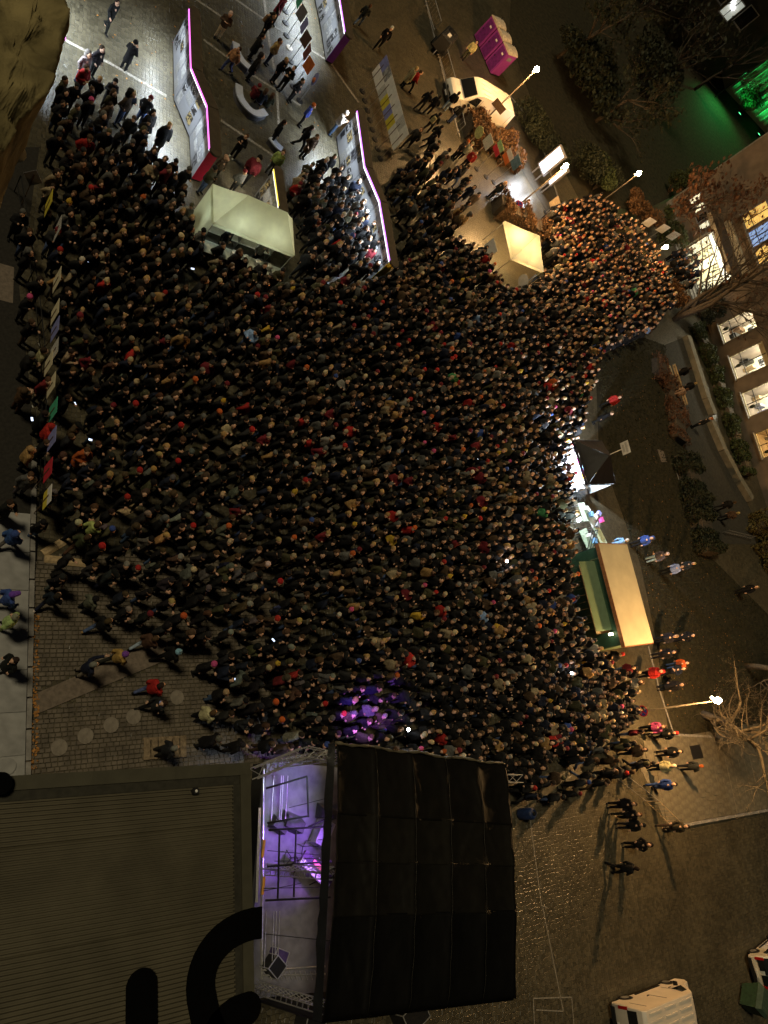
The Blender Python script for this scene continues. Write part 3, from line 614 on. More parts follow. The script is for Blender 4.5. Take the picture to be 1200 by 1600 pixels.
def canvas(name, col):                                          # thin cloth that lets light through
    m = mat(name, col, .8, .10, 2, .25); t, N, L, b = nodes(m); tr = N.new('ShaderNodeBsdfTranslucent'); mx = N.new('ShaderNodeMixShader'); mx.inputs[0].default_value = .4
    L.new(N['Vector Math'].outputs[0], tr.inputs[0]); L.new(b.outputs[0], mx.inputs[1]); L.new(tr.outputs[0], mx.inputs[2]); L.new(mx.outputs[0], N['Material Output'].inputs[0]); return m
def flip(f, ref):
    if (ref-f.o).dot(f.w) < 0: f.w = -f.w
    return f
def food_tent():
    z = 2.2; f = flip(Fr(at(333, 287, z), at(457, 341, z)), at(345, 345, z)); LA, LB = f.len, 2.2
    t = thing('food_tent', 'pale green canopy tent with lit serving counter and side wall', 'tent', f(LA/2, LB/2)); m = canvas('pale_green_canvas', (.70, .73, .54))
    canopy(f, LA, LB, z, 3.45, m, t, .2)
    vs = [f(-.02, LB*i/10, z-.02) for i in range(11)]+[f(-.05-.1*math.sin(i), LB*i/10+.1, .1) for i in range(11)]
    MB().add(vs, [(i, i+1, i+12, i+11) for i in range(10)]).build('side_wall', m, t, True, True)
    vs = [f(LA*i/14, -.02, z-.02) for i in range(15)]+[f(LA*i/14, -.04-.05*math.sin(i*1.3), .1) for i in range(15)]
    MB().add(vs, [(i, i+1, i+16, i+15) for i in range(14)]).build('back_wall', m, t, True, True)
    light('tent_light', 'POINT', f(LA*.3, LB*.55, 1.95), 45, (.92, 1, .85), t, .1); light('tent_light', 'POINT', f(LA*.72, LB*.55, 1.95), 45, (.95, 1, .82), t, .1); MB().tube([f(.5, LB*.55, 2.05), f(LA-.5, LB*.55, 2.05)], .025, 8).build('light_tube', emis('tent_tube_green', (.85, 1, .9), 6), t, world=True)
    for i, (a0, a1) in enumerate(((.1, 1.45), ( 1.5, 2.85), (2.9, LA-.1))):                  # separate counters under it
        c = thing('serving_counter', ['serving counter with menu board at the closed end of the pale tent', 'middle serving counter of the pale tent', 'serving counter with glowing orange panel'][i], 'counter', f((a0+a1)/2, LB+.2))
        mb = MB(); f.box(mb, a0, a1, LB+.05, LB+.62, 0, .95); mb.build('cabinet', mat('counter_dark', (.05, .05, .045), .6), c, world=True); mb = MB(); f.box(mb, a0-.02, a1+.02, LB, LB+.68, .952, 1.0); mb.build('top', mat('counter_top', (.42, .44, .38), .5), c, world=True)
        MB().slab(f(a0+.05, LB+.625, .25), f(a1-.05, LB+.625, .25), f(a1-.05, LB+.625, .85), f(a0+.05, LB+.625, .85), .006).build('front_panel', [m_photo, m_text, emis('orange_panel', (1, .3, .06), 1.2)][i], c, world=True)
    for i in range(3):
        a = .6+i*1.2; MB().slab(f(a-.5, LB-.5, 1.5), f(a+.5, LB-.5, 1.5), f(a+.5, LB-.45, 1.95), f(a-.5, LB-.45, 1.95), .01).build('menu_board', [emis('lit_menu', (.6, .85, 1), 1.2), m_photo, m_text][i], t, world=True)
food_tent()
def tent_inside():
    z = 2.2; f = flip(Fr(at(333, 287, z), at(457, 341, z)), at(345, 345, z)); LA = f.len
    o = MB(); f.box(o, .05, LA-.05, .05, 2.15, .004, .03); tag(o.build('shade_sheet', mat('interior_shade_dark', (.02, .02, .018), .8)), 'added dark sheet for the shade inside the pale green tent', 'floor mat')  # dark sheet laid to paint the shade under the canopy
    t = thing('back_shelf', 'back shelf inside the pale green tent', 'shelf', f(LA/2, .4))
    for zz in (.5, .95): mb = MB(); f.box(mb, .3, LA-.3, .75, 1.2, zz, zz+.04); mb.build('board', m_wboard, t, world=True)
    for a in (.32, LA/2, LA-.36): mb = MB(); f.box(mb, a, a+.04, .76, 1.18, 0, .5); f.box(mb, a, a+.04, .76, 1.18, .54, .95); mb.build('upright', m_steel, t, world=True)
    cols = [m_wboard, m_steel, m_bbrd, m_obrd, m_wboard, m_grbrd, m_steel, m_ybrd]; nm = ['white', 'steel', 'blue', 'orange', 'small white', 'grey', 'small steel', 'yellow']
    for k in range(8): o = MB().box((0, 0, .14), (.32, .28, .28), 0, .92).build('supply_box', cols[k]); o.location = f(.6+k*.44, .98, .992); o.rotation_euler = (0, 0, f.a+R.uniform(-.2, .2)); tag(o, nm[k]+' supply box on the shelf inside the pale tent', 'box', 'supplies in the pale tent')
    for k in range(5): o = MB().tube([(0, 0, 0), (0, 0, .24), (0, 0, .26)], [.13, .14, .1], 12).build('serving_pot', m_steel); o.location = f(.9+k*.62, 2.5, 1.002); tag(o, ['first', 'second', 'third', 'fourth', 'fifth'][k]+' steel pot from the closed end, pale tent counter', 'pot', 'pots on the pale tent counter')
tent_inside()
def open_tent(label, c4, z, pk, m, side=None, glow=None, lcol=(1, 1, 1), gcol=None):
    f = flip(Fr(at(*c4[0], z), at(*c4[1], z)), at(*c4[2], z)); LB = abs((at(*c4[2], z)-f.o).dot(f.w))
    t = thing('canopy_tent', label, 'tent', f(f.len/2, LB/2)); canopy(f, f.len, LB, z, pk, m, t, .2)
    if side: MB().slab(f(.02, LB-.02, .05), f(f.len-.02, LB-.02, .05), f(f.len-.02, LB-.02, z), f(.02, LB-.02, z), .01).build('back_wall', side, t, world=True)
    if glow: light('tent_light', 'POINT', f(f.len*.45, LB*(.12 if side else .45), z-.25), glow, lcol, t, .12); MB().tube([f(.4, LB*.45, z-.1), f(f.len-.4, LB*.45, z-.1)], .03, 8).build('light_tube', emis('tent_tube', lcol, 8), t, world=True)
    return f, LB, t
wt, wl, _ = open_tent('small white pyramid tent beside the brown hedge', [(789, 345), (802, 403), (851, 428)], 2.1, 3.35, canvas('white_canvas', (.82, .76, .56)), None, 420, (1, .70, .33))
btf, btl, btt = open_tent('black canopy tent with brilliant white interior beside the crowd', [(897, 687), (919, 757), (968, 772)], 2.15, 3.25, mat('black_canvas', (.007, .006, .007), .55, .2, 3, .3, spec=.25), mat('grey_tent_wall', (.3, .34, .36), .7), 4000, (.80, .89, 1))
o = MB(); btf.box(o, .05, btf.len-.05, .1, btl-.1, .008, .02); tag(o.build('bright_floor_sheet', mat('pale_brightening_sheet', (.5, .52, .55), .7)), 'pale sheet added to brighten the floor inside the black tent', 'ground sheet')  # pale sheet added to make the tent floor brighter
c = thing('display_table', 'long white display table at the back of the black tent', 'table', btf(btf.len/2, 1.6)); mb = MB(); btf.box(mb, .2, btf.len-.2, 1.2, 2.0, .74, .8); mb.build('top', m_wboard, c, world=True); mb = MB(); btf.box(mb, .22, btf.len-.22, 1.22, 1.98, .03, .738); mb.build('cloth', mat('white_cloth', (.7, .7, .72), .8), c, world=True)
for k in range(5): o = MB().box((0, 0, .15), (.3, .3, .3), 0, .9).build('goods_box', [m_wboard, mat('pink_goods', (.75, .1, .4), .6), mat('blue_goods', (.2, .4, .7), .6), m_ybrd, m_wboard][k]); o.location = btf(.5+k*.48, 1.6, .802); o.rotation_euler = (0, 0, R.uniform(0, 1)); tag(o, ['white box at the lit end', 'pink box', 'light blue box', 'yellow box', 'white box at the open corner'][k]+' on the back table of the black tent', 'box', 'goods in the black tent')
for i in range(3):
    c = thing('stall_table', ['table with pink goods inside the black tent', 'middle table inside the black tent', 'table with white goods at the corner of the black tent'][i], 'table', btf(.5+i*.95, .5)); mb = MB(); btf.box(mb, .1+i*.97, .98+i*.97, .2, .85, .72, .76); mb.build('top', m_wboard, c, world=True)
    for a in (.14, .92):
        for b in (.24, .8): MB().tube([btf(a+i*.97, b, 0), btf(a+i*.97, b, .72)], .018, 5).build('leg', m_steel, c, world=True)
    for k in range(4):
        mm = [mat('pink_goods', (.75, .1, .4), .6), m_wboard, mat('blue_goods', (.2, .4, .7), .6)][(i+k) % 3]; o = MB().box((0, 0, .06), (.22, .16, .12), 0, .94).build('goods_box', mm); o.location = btf(.24+i*.97+k*.2, .52+.2*((k % 2)-.5), .762); o.rotation_euler = (0, 0, btf.a+R.uniform(-.2, .2)); tag(o, ['%s box %s on the %s table of the black tent' % (['pink', 'white', 'blue'][(i+k) % 3], ['nearest one end', 'second along', 'third along', 'at the far end'][k], ['first', 'middle', 'corner'][i])][0], 'box', 'goods in the black tent')
def sign_post():
    p = at(958, 710, 0); t = thing('sign_post', 'small white sign on a pole standing behind the black tent', 'sign', p); q = at(978, 699, 2.9); p = Vector((q.x, q.y, 0)); t.location = p
    MB().tube([(0, 0, 0), (0, 0, 2.6)], .03, 7).build('pole', m_white, t); d = (at(985, 712, 2.9)-at(979, 690, 2.9)).normalized()*.42
    b = MB().slab(-d+Vector((0, 0, 2.55)), d+Vector((0, 0, 2.55)), d+Vector((0, 0, 3.15)), -d+Vector((0, 0, 3.15)), .02).build('board', m_wboard, t)
    for k, (w, z) in enumerate(((.8, 2.95), (.6, 2.72))):
        n = Vector((-d.y, d.x, 0)).normalized()*.012
        for s in (1, -1): MB().slab(-d*w+n*s+Vector((0, 0, z-.07)), d*w+n*s+Vector((0, 0, z-.07)), d*w+n*s+Vector((0, 0, z+.07)), -d*w+n*s+Vector((0, 0, z+.07)), .004).build('lettering', m_text, b)
sign_post()
def booth():
    z = 2.6; f = flip(Fr(at(936, 853, z), at(976, 1007, z)), at(978, 857, z)); LA, LB = f.len, 2.7
    t = thing('market_booth', 'long market booth with tan roof and green flap over the counter', 'booth', f(LA/2, LB/2)); B = dict(parent=t, world=True)
    mg = mat('dark_green_boards', (.035, .085, .055), .5, .2, 3, .1); mg2 = mat('green_flap', (.15, .22, .13), .5, .12, 3, .08); mr = mat('tan_roof_sheet', (.52, .47, .33), .6, .10, 1.2, .05)
    for j in range(8):                                          # front boards left and right of the opening, back and end walls board by board
        pass
    mb = MB(); f.box(mb, -.12, LA+.12, -.1, LB+.15, z-.03, z+.06); o = mb.build('roof', mr, **B); o.modifiers.new('b', 'BEVEL').width = .02
    mb = MB(); f.box(mb, -.13, LA+.13, -.13, -.102, z-.16, z+.075); f.box(mb, -.15, -.122, -.1, LB+.16, z-.16, z+.07); f.box(mb, LA+.122, LA+.15, -.1, LB+.16, z-.16, z+.07); mb.build('roof_trim', mat('copper_trim', (.35, .14, .06), .5), **B)
    mb = MB(); f.box(mb, 0, LA, 0, LB, 0, .1); mb.build('floor', m_dwood, **B)
    for i in range(14): mb = MB(); f.box(mb, LA*i/14+.006, LA*(i+1)/14-.006, LB-.04, LB, .1, z-.04); mb.build('back_board', mg, **B)
    for i in range(7):
        for a in (0, LA-.04): mb = MB(); f.box(mb, a, a+.04, LB*i/7+.05, LB*(i+1)/7+.04, .1, z-.04); mb.build('end_board', mg2 if a else mg, **B)
    for i in range(14): mb = MB(); f.box(mb, LA*i/14+.006, LA*(i+1)/14-.006, 0, .04, .1, 1.0); mb.build('front_board', mg, **B)
    for a0, a1 in ((0, .7), (LA-.9, LA)): mb = MB(); f.box(mb, a0+.045, a1-.045, .002, .038, 1.0, z-.04); mb.build('front_panel', mg, **B)
    mb = MB(); f.box(mb, .71, LA-.91, .0, .038, 2.06, z-.04); mb.build('front_panel', mg, **B); mb = MB(); f.box(mb, .7, LA-.9, -.12, .3, 1.002, 1.05); mb.build('counter', m_wood, **B)
    MB().slab(f(.75, -1.35, 1.95), f(LA-.95, -1.35, 1.95), f(LA-.95, -.02, 2.05), f(.75, -.02, 2.05), .03).build('flap', mg2, **B)
    for a in (.8, LA-1.0): MB().tube([f(a, -1.2, 1.93), f(a, 0, 1.5)], .018, 5).build('flap_strut', m_black, **B)
    for a in (1.2, LA/2, LA-1.5): o = MB().ball(f(a, .5, 1.9), .06, 8, 6).build('bulb', m_lamp, **B); light('bulb_light', 'POINT', f(a, .3, 1.75), 45, (1, .62, .28), t, .08)
    o = MB().box(f(LA-.7, -.3, 2.1), (.14, .3, .1), f.a).build('flood_lamp', emis('booth_flood', (1, .85, .5), 12), **B)
    light('flood_light', 'SPOT', f(LA-.7, -.5, 2.0), 260, (1, .68, .33), t, .1, f(LA-1.5, -3.5, 1), 120)
    light('work_light', 'SPOT', f(LA*.35, LB+.3, 2.3), 160, (.95, .95, .8), t, .08, f(LA*.3, LB+7, 0), 100)
    o = MB().box(f(LA*.35, LB+.12, 2.33), (.2, .12, .12), f.a).build('flood_lamp', m_black, **B)
    # wooden pallets and crates beside it
    for i in range(9): o = MB(); f.box(o, LA+.35+i*.22, LA+.35+i*.22+.15, .9, 2.2, .1, .13); 
    pal = thing('pallet_walk', 'slatted timber walkway lying beside the tan booth', 'walkway', f(LA+1.4, 1.5))
    for i in range(10): mb = MB(); f.box(mb, LA+.35+i*.22, LA+.35+i*.22+.15, .9, 2.1, .1, .13); mb.build('slat', m_wood, pal, world=True)
    for b in (1.0, 1.9): mb = MB(); f.box(mb, LA+.35, LA+2.5, b, b+.09, 0, .098); mb.build('bearer', m_wood, pal, world=True)
    for i, (a, b, m, lab) in enumerate([(LA+.5, .1, m_wood, 'open timber crate against the booth end'), (LA+1.2, .2, m_steel, 'grey metal crate beside the timber walkway'), (LA+.6, -.5, mat('orange_plastic', (.6, .28, .03), .5), 'orange crate at the corner of the booth'), (LA+1.3, -.4, m_bbrd, 'blue crate among the people by the booth')]):
        c = thing('crate', lab, 'crate', f(a, b), f.a+R.uniform(-.2, .2), 'crates beside the booth'); 
        for sx, sy, dx, dy in ((0, -.2, .55, .02), (0, .2, .55, .02), (-.275, 0, .02, .38), (.275, 0, .02, .38)): MB().box((sx, sy, .17), (dx, dy, .34)).build('side', m, c)
        MB().box((0, 0, .02), (.53, .38, .03)).build('bottom', m, c)
    return f, LA, LB
BF, BLA, BLB = booth()
# band tables and gear between tent and booth
for i, (x, y, d, m, lab, hh) in enumerate([(912, 800, (1.2, .7), mat('pale_green_top', (.45, .55, .42), .5), 'pale green table next to the black tent', .75), (925, 812, (1.0, .6), m_wboard, 'white table crowded with boxes by the black tent', .75), (918, 845, (1.5, .8), mat('pale_green_top', (.45, .55, .42), .5), 'pale green table beside the booth end', .75), (938, 838, (1.3, .7), mat('pale_green_top', (.45, .55, .42), .5), 'table behind the metal racks near the booth', .75)]):
    p = at(x, y, hh); t = thing('trestle_table', lab, 'table', (p.x, p.y, 0), btf.a+.1*i, 'tables between tent and booth'); MB().box((0, 0, hh), (*d, .04)).build('top', m, t)
    for sx in (-1, 1):
        for sy in (-1, 1): MB().tube([(sx*(d[0]/2-.08), sy*(d[1]/2-.06), 0), (sx*(d[0]/2-.08), sy*(d[1]/2-.06), hh-.02)], .02, 5).build('leg', m_steel, t)
labs = ['small white box', 'pale blue box', 'white carton', 'blue crate', 'pink case', 'grey box', 'white tub', 'light blue tub']
for i, (x, y) in enumerate([(918, 796), (924, 803), (930, 808), (936, 803), (940, 812), (934, 820), (922, 838), (930, 845)]):
    p = at(x, y, .9); o = MB().box((0, 0, .11), (.34, .26, .22), 0, .95).build('box', [m_wboard, mat('blue_goods', (.2, .4, .7), .6), m_wboard, m_bbrd, mat('pink_goods', (.75, .1, .4), .6), m_grbrd, m_wboard, mat('blue_goods', (.2, .4, .7), .6)][i]); o.location = (p.x, p.y, .772); o.rotation_euler = (0, 0, R.uniform(0, 3)); tag(o, labs[i]+' on the tables between tent and booth', 'box', 'boxes between tent and booth')
t = thing('metal_rack', 'black metal rack standing between the tables and the booth', 'rack', at(922, 850, 0))
for a in (0, .5, 1.0): MB().tube([at(918+a*8, 858, 1.3), at(926+a*8, 828, 1.3)], .03, 6).build('bar', m_black, t, world=True)
for x, y in ((919, 856), (926, 830), (934, 828), (927, 856)): q = at(x, y, 1.3); MB().tube([(q.x, q.y, 0), (q.x, q.y, 1.3)], .025, 6).build('post', m_black, t, world=True)
t = thing('stall_light', 'white work lamp on a stand beside the tables', 'lamp', at(903, 812, 0)); q = at(905, 812, 2.0); t.location = (q.x, q.y, 0); MB().tube([(0, 0, 0), (0, 0, 2.0)], .02, 6).build('pole', m_black, t); MB().box((0, 0, 2.0), (.3, .2, .16)).build('lamp_head', emis('work_lamp', (.85, 1, .95), 10), t); light('work_light', 'POINT', (q.x, q.y, 1.75), 170, (.8, 1, .9), t, .1)

# ------------------------------------------------------------------ placards and sign stands
def placard(label, topx, topy, zc, w, h, m, d, group=None, foot=False, m2=None, shape=None, name='placard', backbar=True, thick=.012):
    """board of w x h centred at height zc above the ground point, standing along the level direction d"""
    q = at(topx, topy, zc); t = thing(name, label, 'placard', (q.x, q.y, 0), 0, group); d = Vector((d.x, d.y, 0)).normalized(); n = Vector((-d.y, d.x, 0))
    if n.dot(Vector((-q.x, -q.y, 0))) < 0: n = -n               # n looks to the tower
    z = Vector((0, 0, 1)); c = z*zc
    MB().tube([(0, 0, .02), (0, 0, zc+h*.42)], .018, 6).build('pole', m_dwood if not foot else m_steel, t)
    if foot: o = MB().tube([(0, 0, 0), (0, 0, .035), (0, 0, .05)], [.22, .22, .15], 20).build('foot', m_black if foot == 1 else m_white, t)
    o = n*.03
    if shape == 'round':
        a = [c+o+d*math.cos(k*PI/10)*w/2+z*math.sin(k*PI/10)*h/2 for k in range(20)]; MB().add(a+[p+n*.012 for p in a], [tuple(range(20)), tuple(range(20, 40))]+[(k, (k+1) % 20, 20+(k+1) % 20, 20+k) for k in range(20)]).build('board', m, t)
    elif shape == 'diamond':
        a = [c+o-z*h/2, c+o+d*w/2, c+o+z*h/2, c+o-d*w/2]; MB().slab(*a, .012).build('board', m, t)
    elif shape == 'drop':
        a = [c+o+d*math.sin(k*PI/9)*w/2*(1-.5*abs(k-9)/18)-z*math.cos(k*PI/9)*h/2 for k in range(18)]; MB().add(a+[p+n*.012 for p in a], [tuple(range(18)), tuple(range(18, 36))]+[(k, (k+1) % 18, 18+(k+1) % 18, 18+k) for k in range(18)]).build('board', m, t)
        MB().ball(c+o+n*.012-z*h*.08, (w*.2, w*.2, h*.2), 10, 6).build('emblem', m_obrd, t)
    else:
        mid = zc if m2 else zc+h/2
        if m2: MB().slab(-d*w/2+o+z*(zc+.01), d*w/2+o+z*(zc+.01), d*w/2+o+z*(zc+h/2), -d*w/2+o+z*(zc+h/2), thick).build('board', m2, t)
        MB().slab(-d*w/2+o+z*(zc-h/2), d*w/2+o+z*(zc-h/2), d*w/2+o+z*mid, -d*w/2+o+z*mid, thick).build('board', m, t)
    if backbar: MB().slab(n*.045-d*.025+z*(zc-h*.5), n*.045+d*.025+z*(zc-h*.5), n*.045+d*.025+z*(zc+h*.22), n*.045-d*.025+z*(zc+h*.22), .012).build('stick', m_dwood, t)
    return t
m_cream = mat('cream_board', (.60, .54, .38), .65, .12, 5, .03)
rowL = at(62, 800, 1.5)-at(85, 470, 1.5)
LROW = [(26, 238, m_cream, 'round', 'cream heart shaped placard beside the sandstone ledge'), (52, 277, m_grbrd, 'diamond', 'slate grey diamond placard at the top of the left row'), (77, 318, m_ybrd, None, 'plain yellow placard near the top of the left row'), (91, 358, m_text, None, 'hand lettered white placard held low beside the yellow placard'),
        (90, 438, m_cream, None, 'cream placard with a gap on both sides, left row'), (87, 488, m_cream, None, 'cream placard directly above the dull blue placard'), (87, 515, m_bbrd, None, 'dull blue placard between cream placards'), (86, 548, m_text, None, 'lettered cream placard below the dull blue placard'), (77, 568, m_cream, None, 'small cream placard overlapping the lettered one'),
        (81, 602, m_cream, None, 'cream placard just above the green placard'), (84, 641, m_gbrd, None, 'bright green placard in the left row'), (82, 686, m_bbrd, None, 'lilac blue placard between the green and red ones'), (76, 735, m_rbrd, None, 'red placard in the left row'), (75, 777, m_ybrd, None, 'yellow and white placard at the near end of the row')]
for i, (x, y, m, s, lab) in enumerate(LROW):
    placard(lab, x, y, 1.85 if s is None else 1.95, .62 if s is None else .7, 1.0 if s is None else .95, m, rowL if s is None else Vector((-at(x, y, 1.9).y, at(x, y, 1.9).x, 0)), 'placards on the left fence', m2=m_wboard if i == 13 else None, shape=s)
# fence posts and rail that carry the left row
t = thing('crowd_barrier', 'low dark barrier rail along the left edge of the crowd', 'barrier', at(58, 560))
pts = [at(x, y) for x, y in [(22, 300), (38, 400), (50, 480), (58, 560), (60, 640), (58, 720), (56, 800)]]
for z in (.5, 1.05): MB().tube([p+Vector((0, 0, z)) for p in pts], .022, 6).build('rail', m_black, t, world=True)
for a, b in zip(pts, pts[1:]):
    for k in (0, .5): q = a.lerp(b, k); MB().tube([q, q+Vector((0, 0, 1.05))], .022, 6).build('post', m_black, t, world=True)
rowR = at(598, 262)-at(566, 143)
RC = [(m_wboard, m_bbrd), (m_wboard, m_photo2), (m_text, m_wboard), (m_ybrd, m_wboard), (m_bbrd, m_wboard), (m_ybrd, m_wboard), (m_wboard, m_text), (m_wboard, m_wboard)]
RL = ['blue and white board at the far end of the sign row', 'board with blue print second from the far end', 'white lettered board third from the far end', 'white board with the upper yellow field', 'white board with blue figure between the yellow fields', 'white board with the lower yellow field', 'white board second from the near end of the row', 'white board at the near end of the sign row']
for i, (a, b) in enumerate(RC):
    k = i/7; g = at(566+(594-566)*k, 143+(248-143)*k); px, py = pix((g.x, g.y, 1.95)); placard(RL[i], px, py, 1.95, .74, 1.5, a, rowR, 'row of tall boards on stands', 1, b)
TOPS = [(446, 18, m_grbrd, None, 'grey square board on a stand at the top edge'), (446, 36, m_gbrd, None, 'green board on a stand at the top edge'), (448, 56, m_grbrd, None, 'grey board second of the stands by the violet wall'), (452, 75, m_bbrd, None, 'slate blue board on a stand with pale foot'), (454, 96, m_brbrd, None, 'brown board on a stand beside the benches'), (456, 116, mat('maroon_board', (.16, .05, .05), .6), None, 'maroon board on a stand beside the benches'), (458, 136, m_obrd, None, 'orange board on a stand below the maroon one'), (468, 158, m_bbrd, 'drop', 'blue drop shaped sign with orange centre')]
for i, (x, y, m, s, lab) in enumerate(TOPS):
    g = at(x, y); px, py = pix((g.x, g.y, 1.7)); placard(lab, px, py, 1.7, .62, .8, m, at(500, 90)-at(490, 20) if i % 2 else Matrix.Rotation(.5, 3, 'Z')@(at(500, 90)-at(490, 20)), 'sign stands beside the benches', 1 if i not in (3, 5) else 2, shape=s, backbar=False)
for x, y, m, s, lab, m2 in [(749, 207, mat('lime_board', (.5, .5, .2), .6), 'round', 'round lime sign in front of the white van', None), (763, 222, m_text, None, 'white lettered sign by the brown hedge', None), (779, 232, m_rbrd, None, 'sign fading from red to green beside the hedge', mat('green_print', (.3, .45, .2), .6)), (794, 245, m_obrd, None, 'orange sign with white top by the hedge', m_wboard), (806, 254, mat('teal_board', (.06, .14, .2), .6), None, 'dark teal sign at the hedge corner', None)]:
    placard(lab, x, y, 2.2, .85, .8, m, rowR, 'sign stands along the brown hedge', 1, m2, s, backbar=False)
for x, y, lab in [(1014, 347, 'white board in the shrubs, first from the billboard'), (1036, 357, 'white board in the shrubs, middle one of three'), (1052, 368, 'white lettered board in the shrubs nearest the entrance')]:
    placard(lab, x, y, 2.0, 1.1, .9, m_text if x == 1052 else m_wboard, at(1052, 368)-at(1014, 347), 'white boards in the shrubs', 1, backbar=False)
for x, y, lab, m in [(868, 320, 'wooden lectern stand at the road end', m_wood), (864, 348, 'dark chalkboard easel on the pavement beside the crowd', m_black), (767, 388, 'small lit panel on a stand left of the white tent', m_wboard), (818, 440, 'round grey promotional disc standing by the white tent', m_grbrd)]:
    placard(lab, x, y, 1.0, 1.0, .9, m, rowR, None, 1, None, 'round' if 'disc' in lab else None, backbar=False)
MB_ = None

# ------------------------------------------------------------------ street lamps
def street_lamp(label, x, y, h, power, sign=None, heads=2):
    p = at(x, y); t = thing('street_lamp', label, 'street lamp', p, 0, 'street lamps')
    MB().tube([(0, 0, 0), (0, 0, .9), (0, 0, .95), (0, 0, h)], [.09, .09, .06, .04], 10).build('pole', m_pole, t, True); MB().tube([(0, 0, 0), (0, 0, .06)], [.2, .15], 12).build('base', m_pole, t)
    hd = MB().tube([(0, 0, h), (0, 0, h+.14), (0, 0, h+.2)], [.05, .06, .04], 10).build('lamp_collar', m_pole, t)
    MB().ball((0, 0, h+.34), (.17, .17, .2), 12, 8).build('globe', emis('lamp_glow_%d' % power, (1, .56, .21), power), t, True)
    MB().ball((.2, .12, h-.02), (.08, .08, .08), 10, 6).build('globe', m_lamp, t, True)
    if sign:
        z0 = sign[0]; d = Vector((-p.y, p.x, 0)).normalized(); n = Vector((-p.x, -p.y, 0)).normalized()
        if sign[1] == 'round':
            for r_, m, o in ((.32, mat('sign_red', (.6, .02, .03), .4), 0), (.26, mat('sign_blue', (.03, .06, .35), .4), .006)):
                MB().tube([n*(.07+o)+Vector((0, 0, z0)), n*(.08+o)+Vector((0, 0, z0))], r_, 20).build('sign_disc', m, t)
            for s in (1, -1): a = (d*s+Vector((0, 0, 1))).normalized()*.25; b = a.cross(n).normalized()*.03; c = n*.092+Vector((0, 0, z0)); MB().slab(c-a-b, c+a-b, c+a+b, c-a+b, .003).build('red_bar', mat('sign_red', (.6, .02, .03), .4), t)
            if len(sign) > 2: c = n*.08+Vector((0, 0, z0-.72)); MB().slab(c-d*.42+Vector((0, 0, -.25)), c+d*.42+Vector((0, 0, -.25)), c+d*.42+Vector((0, 0, .25)), c-d*.42+Vector((0, 0, .25)), .02).build('sign_plate', mat('pale_sign_plate', (.5, .55, .52), .5), t); MB().box(c+n*.02, (.3, .02, .18), math.atan2(d.y, d.x)).build('pictogram', m_black, t)
        else: c = n*.08+Vector((0, 0, z0)); MB().slab(c-d*.5+Vector((0, 0, -.3)), c+d*.5+Vector((0, 0, -.3)), c+d*.5+Vector((0, 0, .3)), c-d*.5+Vector((0, 0, .3)), .02).build('sign_plate', mat('brown_sign_plate', (.12, .08, .05), .5), t); MB().tube([c+n*.002, c+n*.01], .2, 16).build('pictogram', m_black, t)
street_lamp('street lamp rising in front of the white van', 745, 200, 5.5, 2600, (2.3, 'plate')); street_lamp('street lamp with no stopping sign beside the bare tree', 985, 1114, 5.2, 4800, (.9, 'round', 1))
street_lamp('street lamp beside the glowing billboard', 795, 333, 4.9, 2600, (1.0, 'round')); street_lamp('street lamp behind the dense far crowd, upper one', 930, 322, 4.0, 560); street_lamp('street lamp near the bright entrance steps', 985, 422, 3.1, 420)

# ------------------------------------------------------------------ illuminated billboards
def billboard(label, c0, c1, z0, z1):
    p, q = at(*c0, z0), at(*c1, z0); d = (q-p); d.z = 0; t = thing('billboard', label, 'billboard', ((p+q)/2)-Vector((0, 0, z0)), 0, 'glowing billboards'); n = Vector((-d.y, d.x, 0)).normalized(); n = n if n.dot(Vector((-p.x, -p.y, 0))) > 0 else -n
    b = p-n*.2; mb = MB().hexa([(*p[:2], z0-.12), (*q[:2], z0-.12), (*(q-n*.2)[:2], z0-.12), (*b[:2], z0-.12)], [(*p[:2], z1+.12), (*q[:2], z1+.12), (*(q-n*.2)[:2], z1+.12), (*b[:2], z1+.12)]); mb.build('case', m_grbrd, t, world=True)
    e = d.normalized()*.12; MB().slab((*(p+e+n*.01)[:2], z0), (*(q-e+n*.01)[:2], z0), (*(q-e+n*.01)[:2], z1), (*(p+e+n*.01)[:2], z1), .006).build('light_panel', m_bill, t, world=True)
    for k in (.2, .8): c = p.lerp(q, k)-n*.1; MB().tube([(c.x, c.y, 0), (c.x, c.y, z0)], .06, 8).build('post', m_steel, t, world=True)
    c = (p+q)/2+n*.4; light('panel_light', 'AREA', (c.x, c.y, (z0+z1)/2), 160, (.85, .92, 1), t, d.length*.8, (c.x+n.x*3, c.y+n.y*3, 0), None, 1.0)
billboard('large glowing white billboard beside the street lamp', (842, 254), (850, 274), .9, 2.9); billboard('small glowing white billboard below the larger one', (857, 281), (861, 290), 1.0, 2.6)

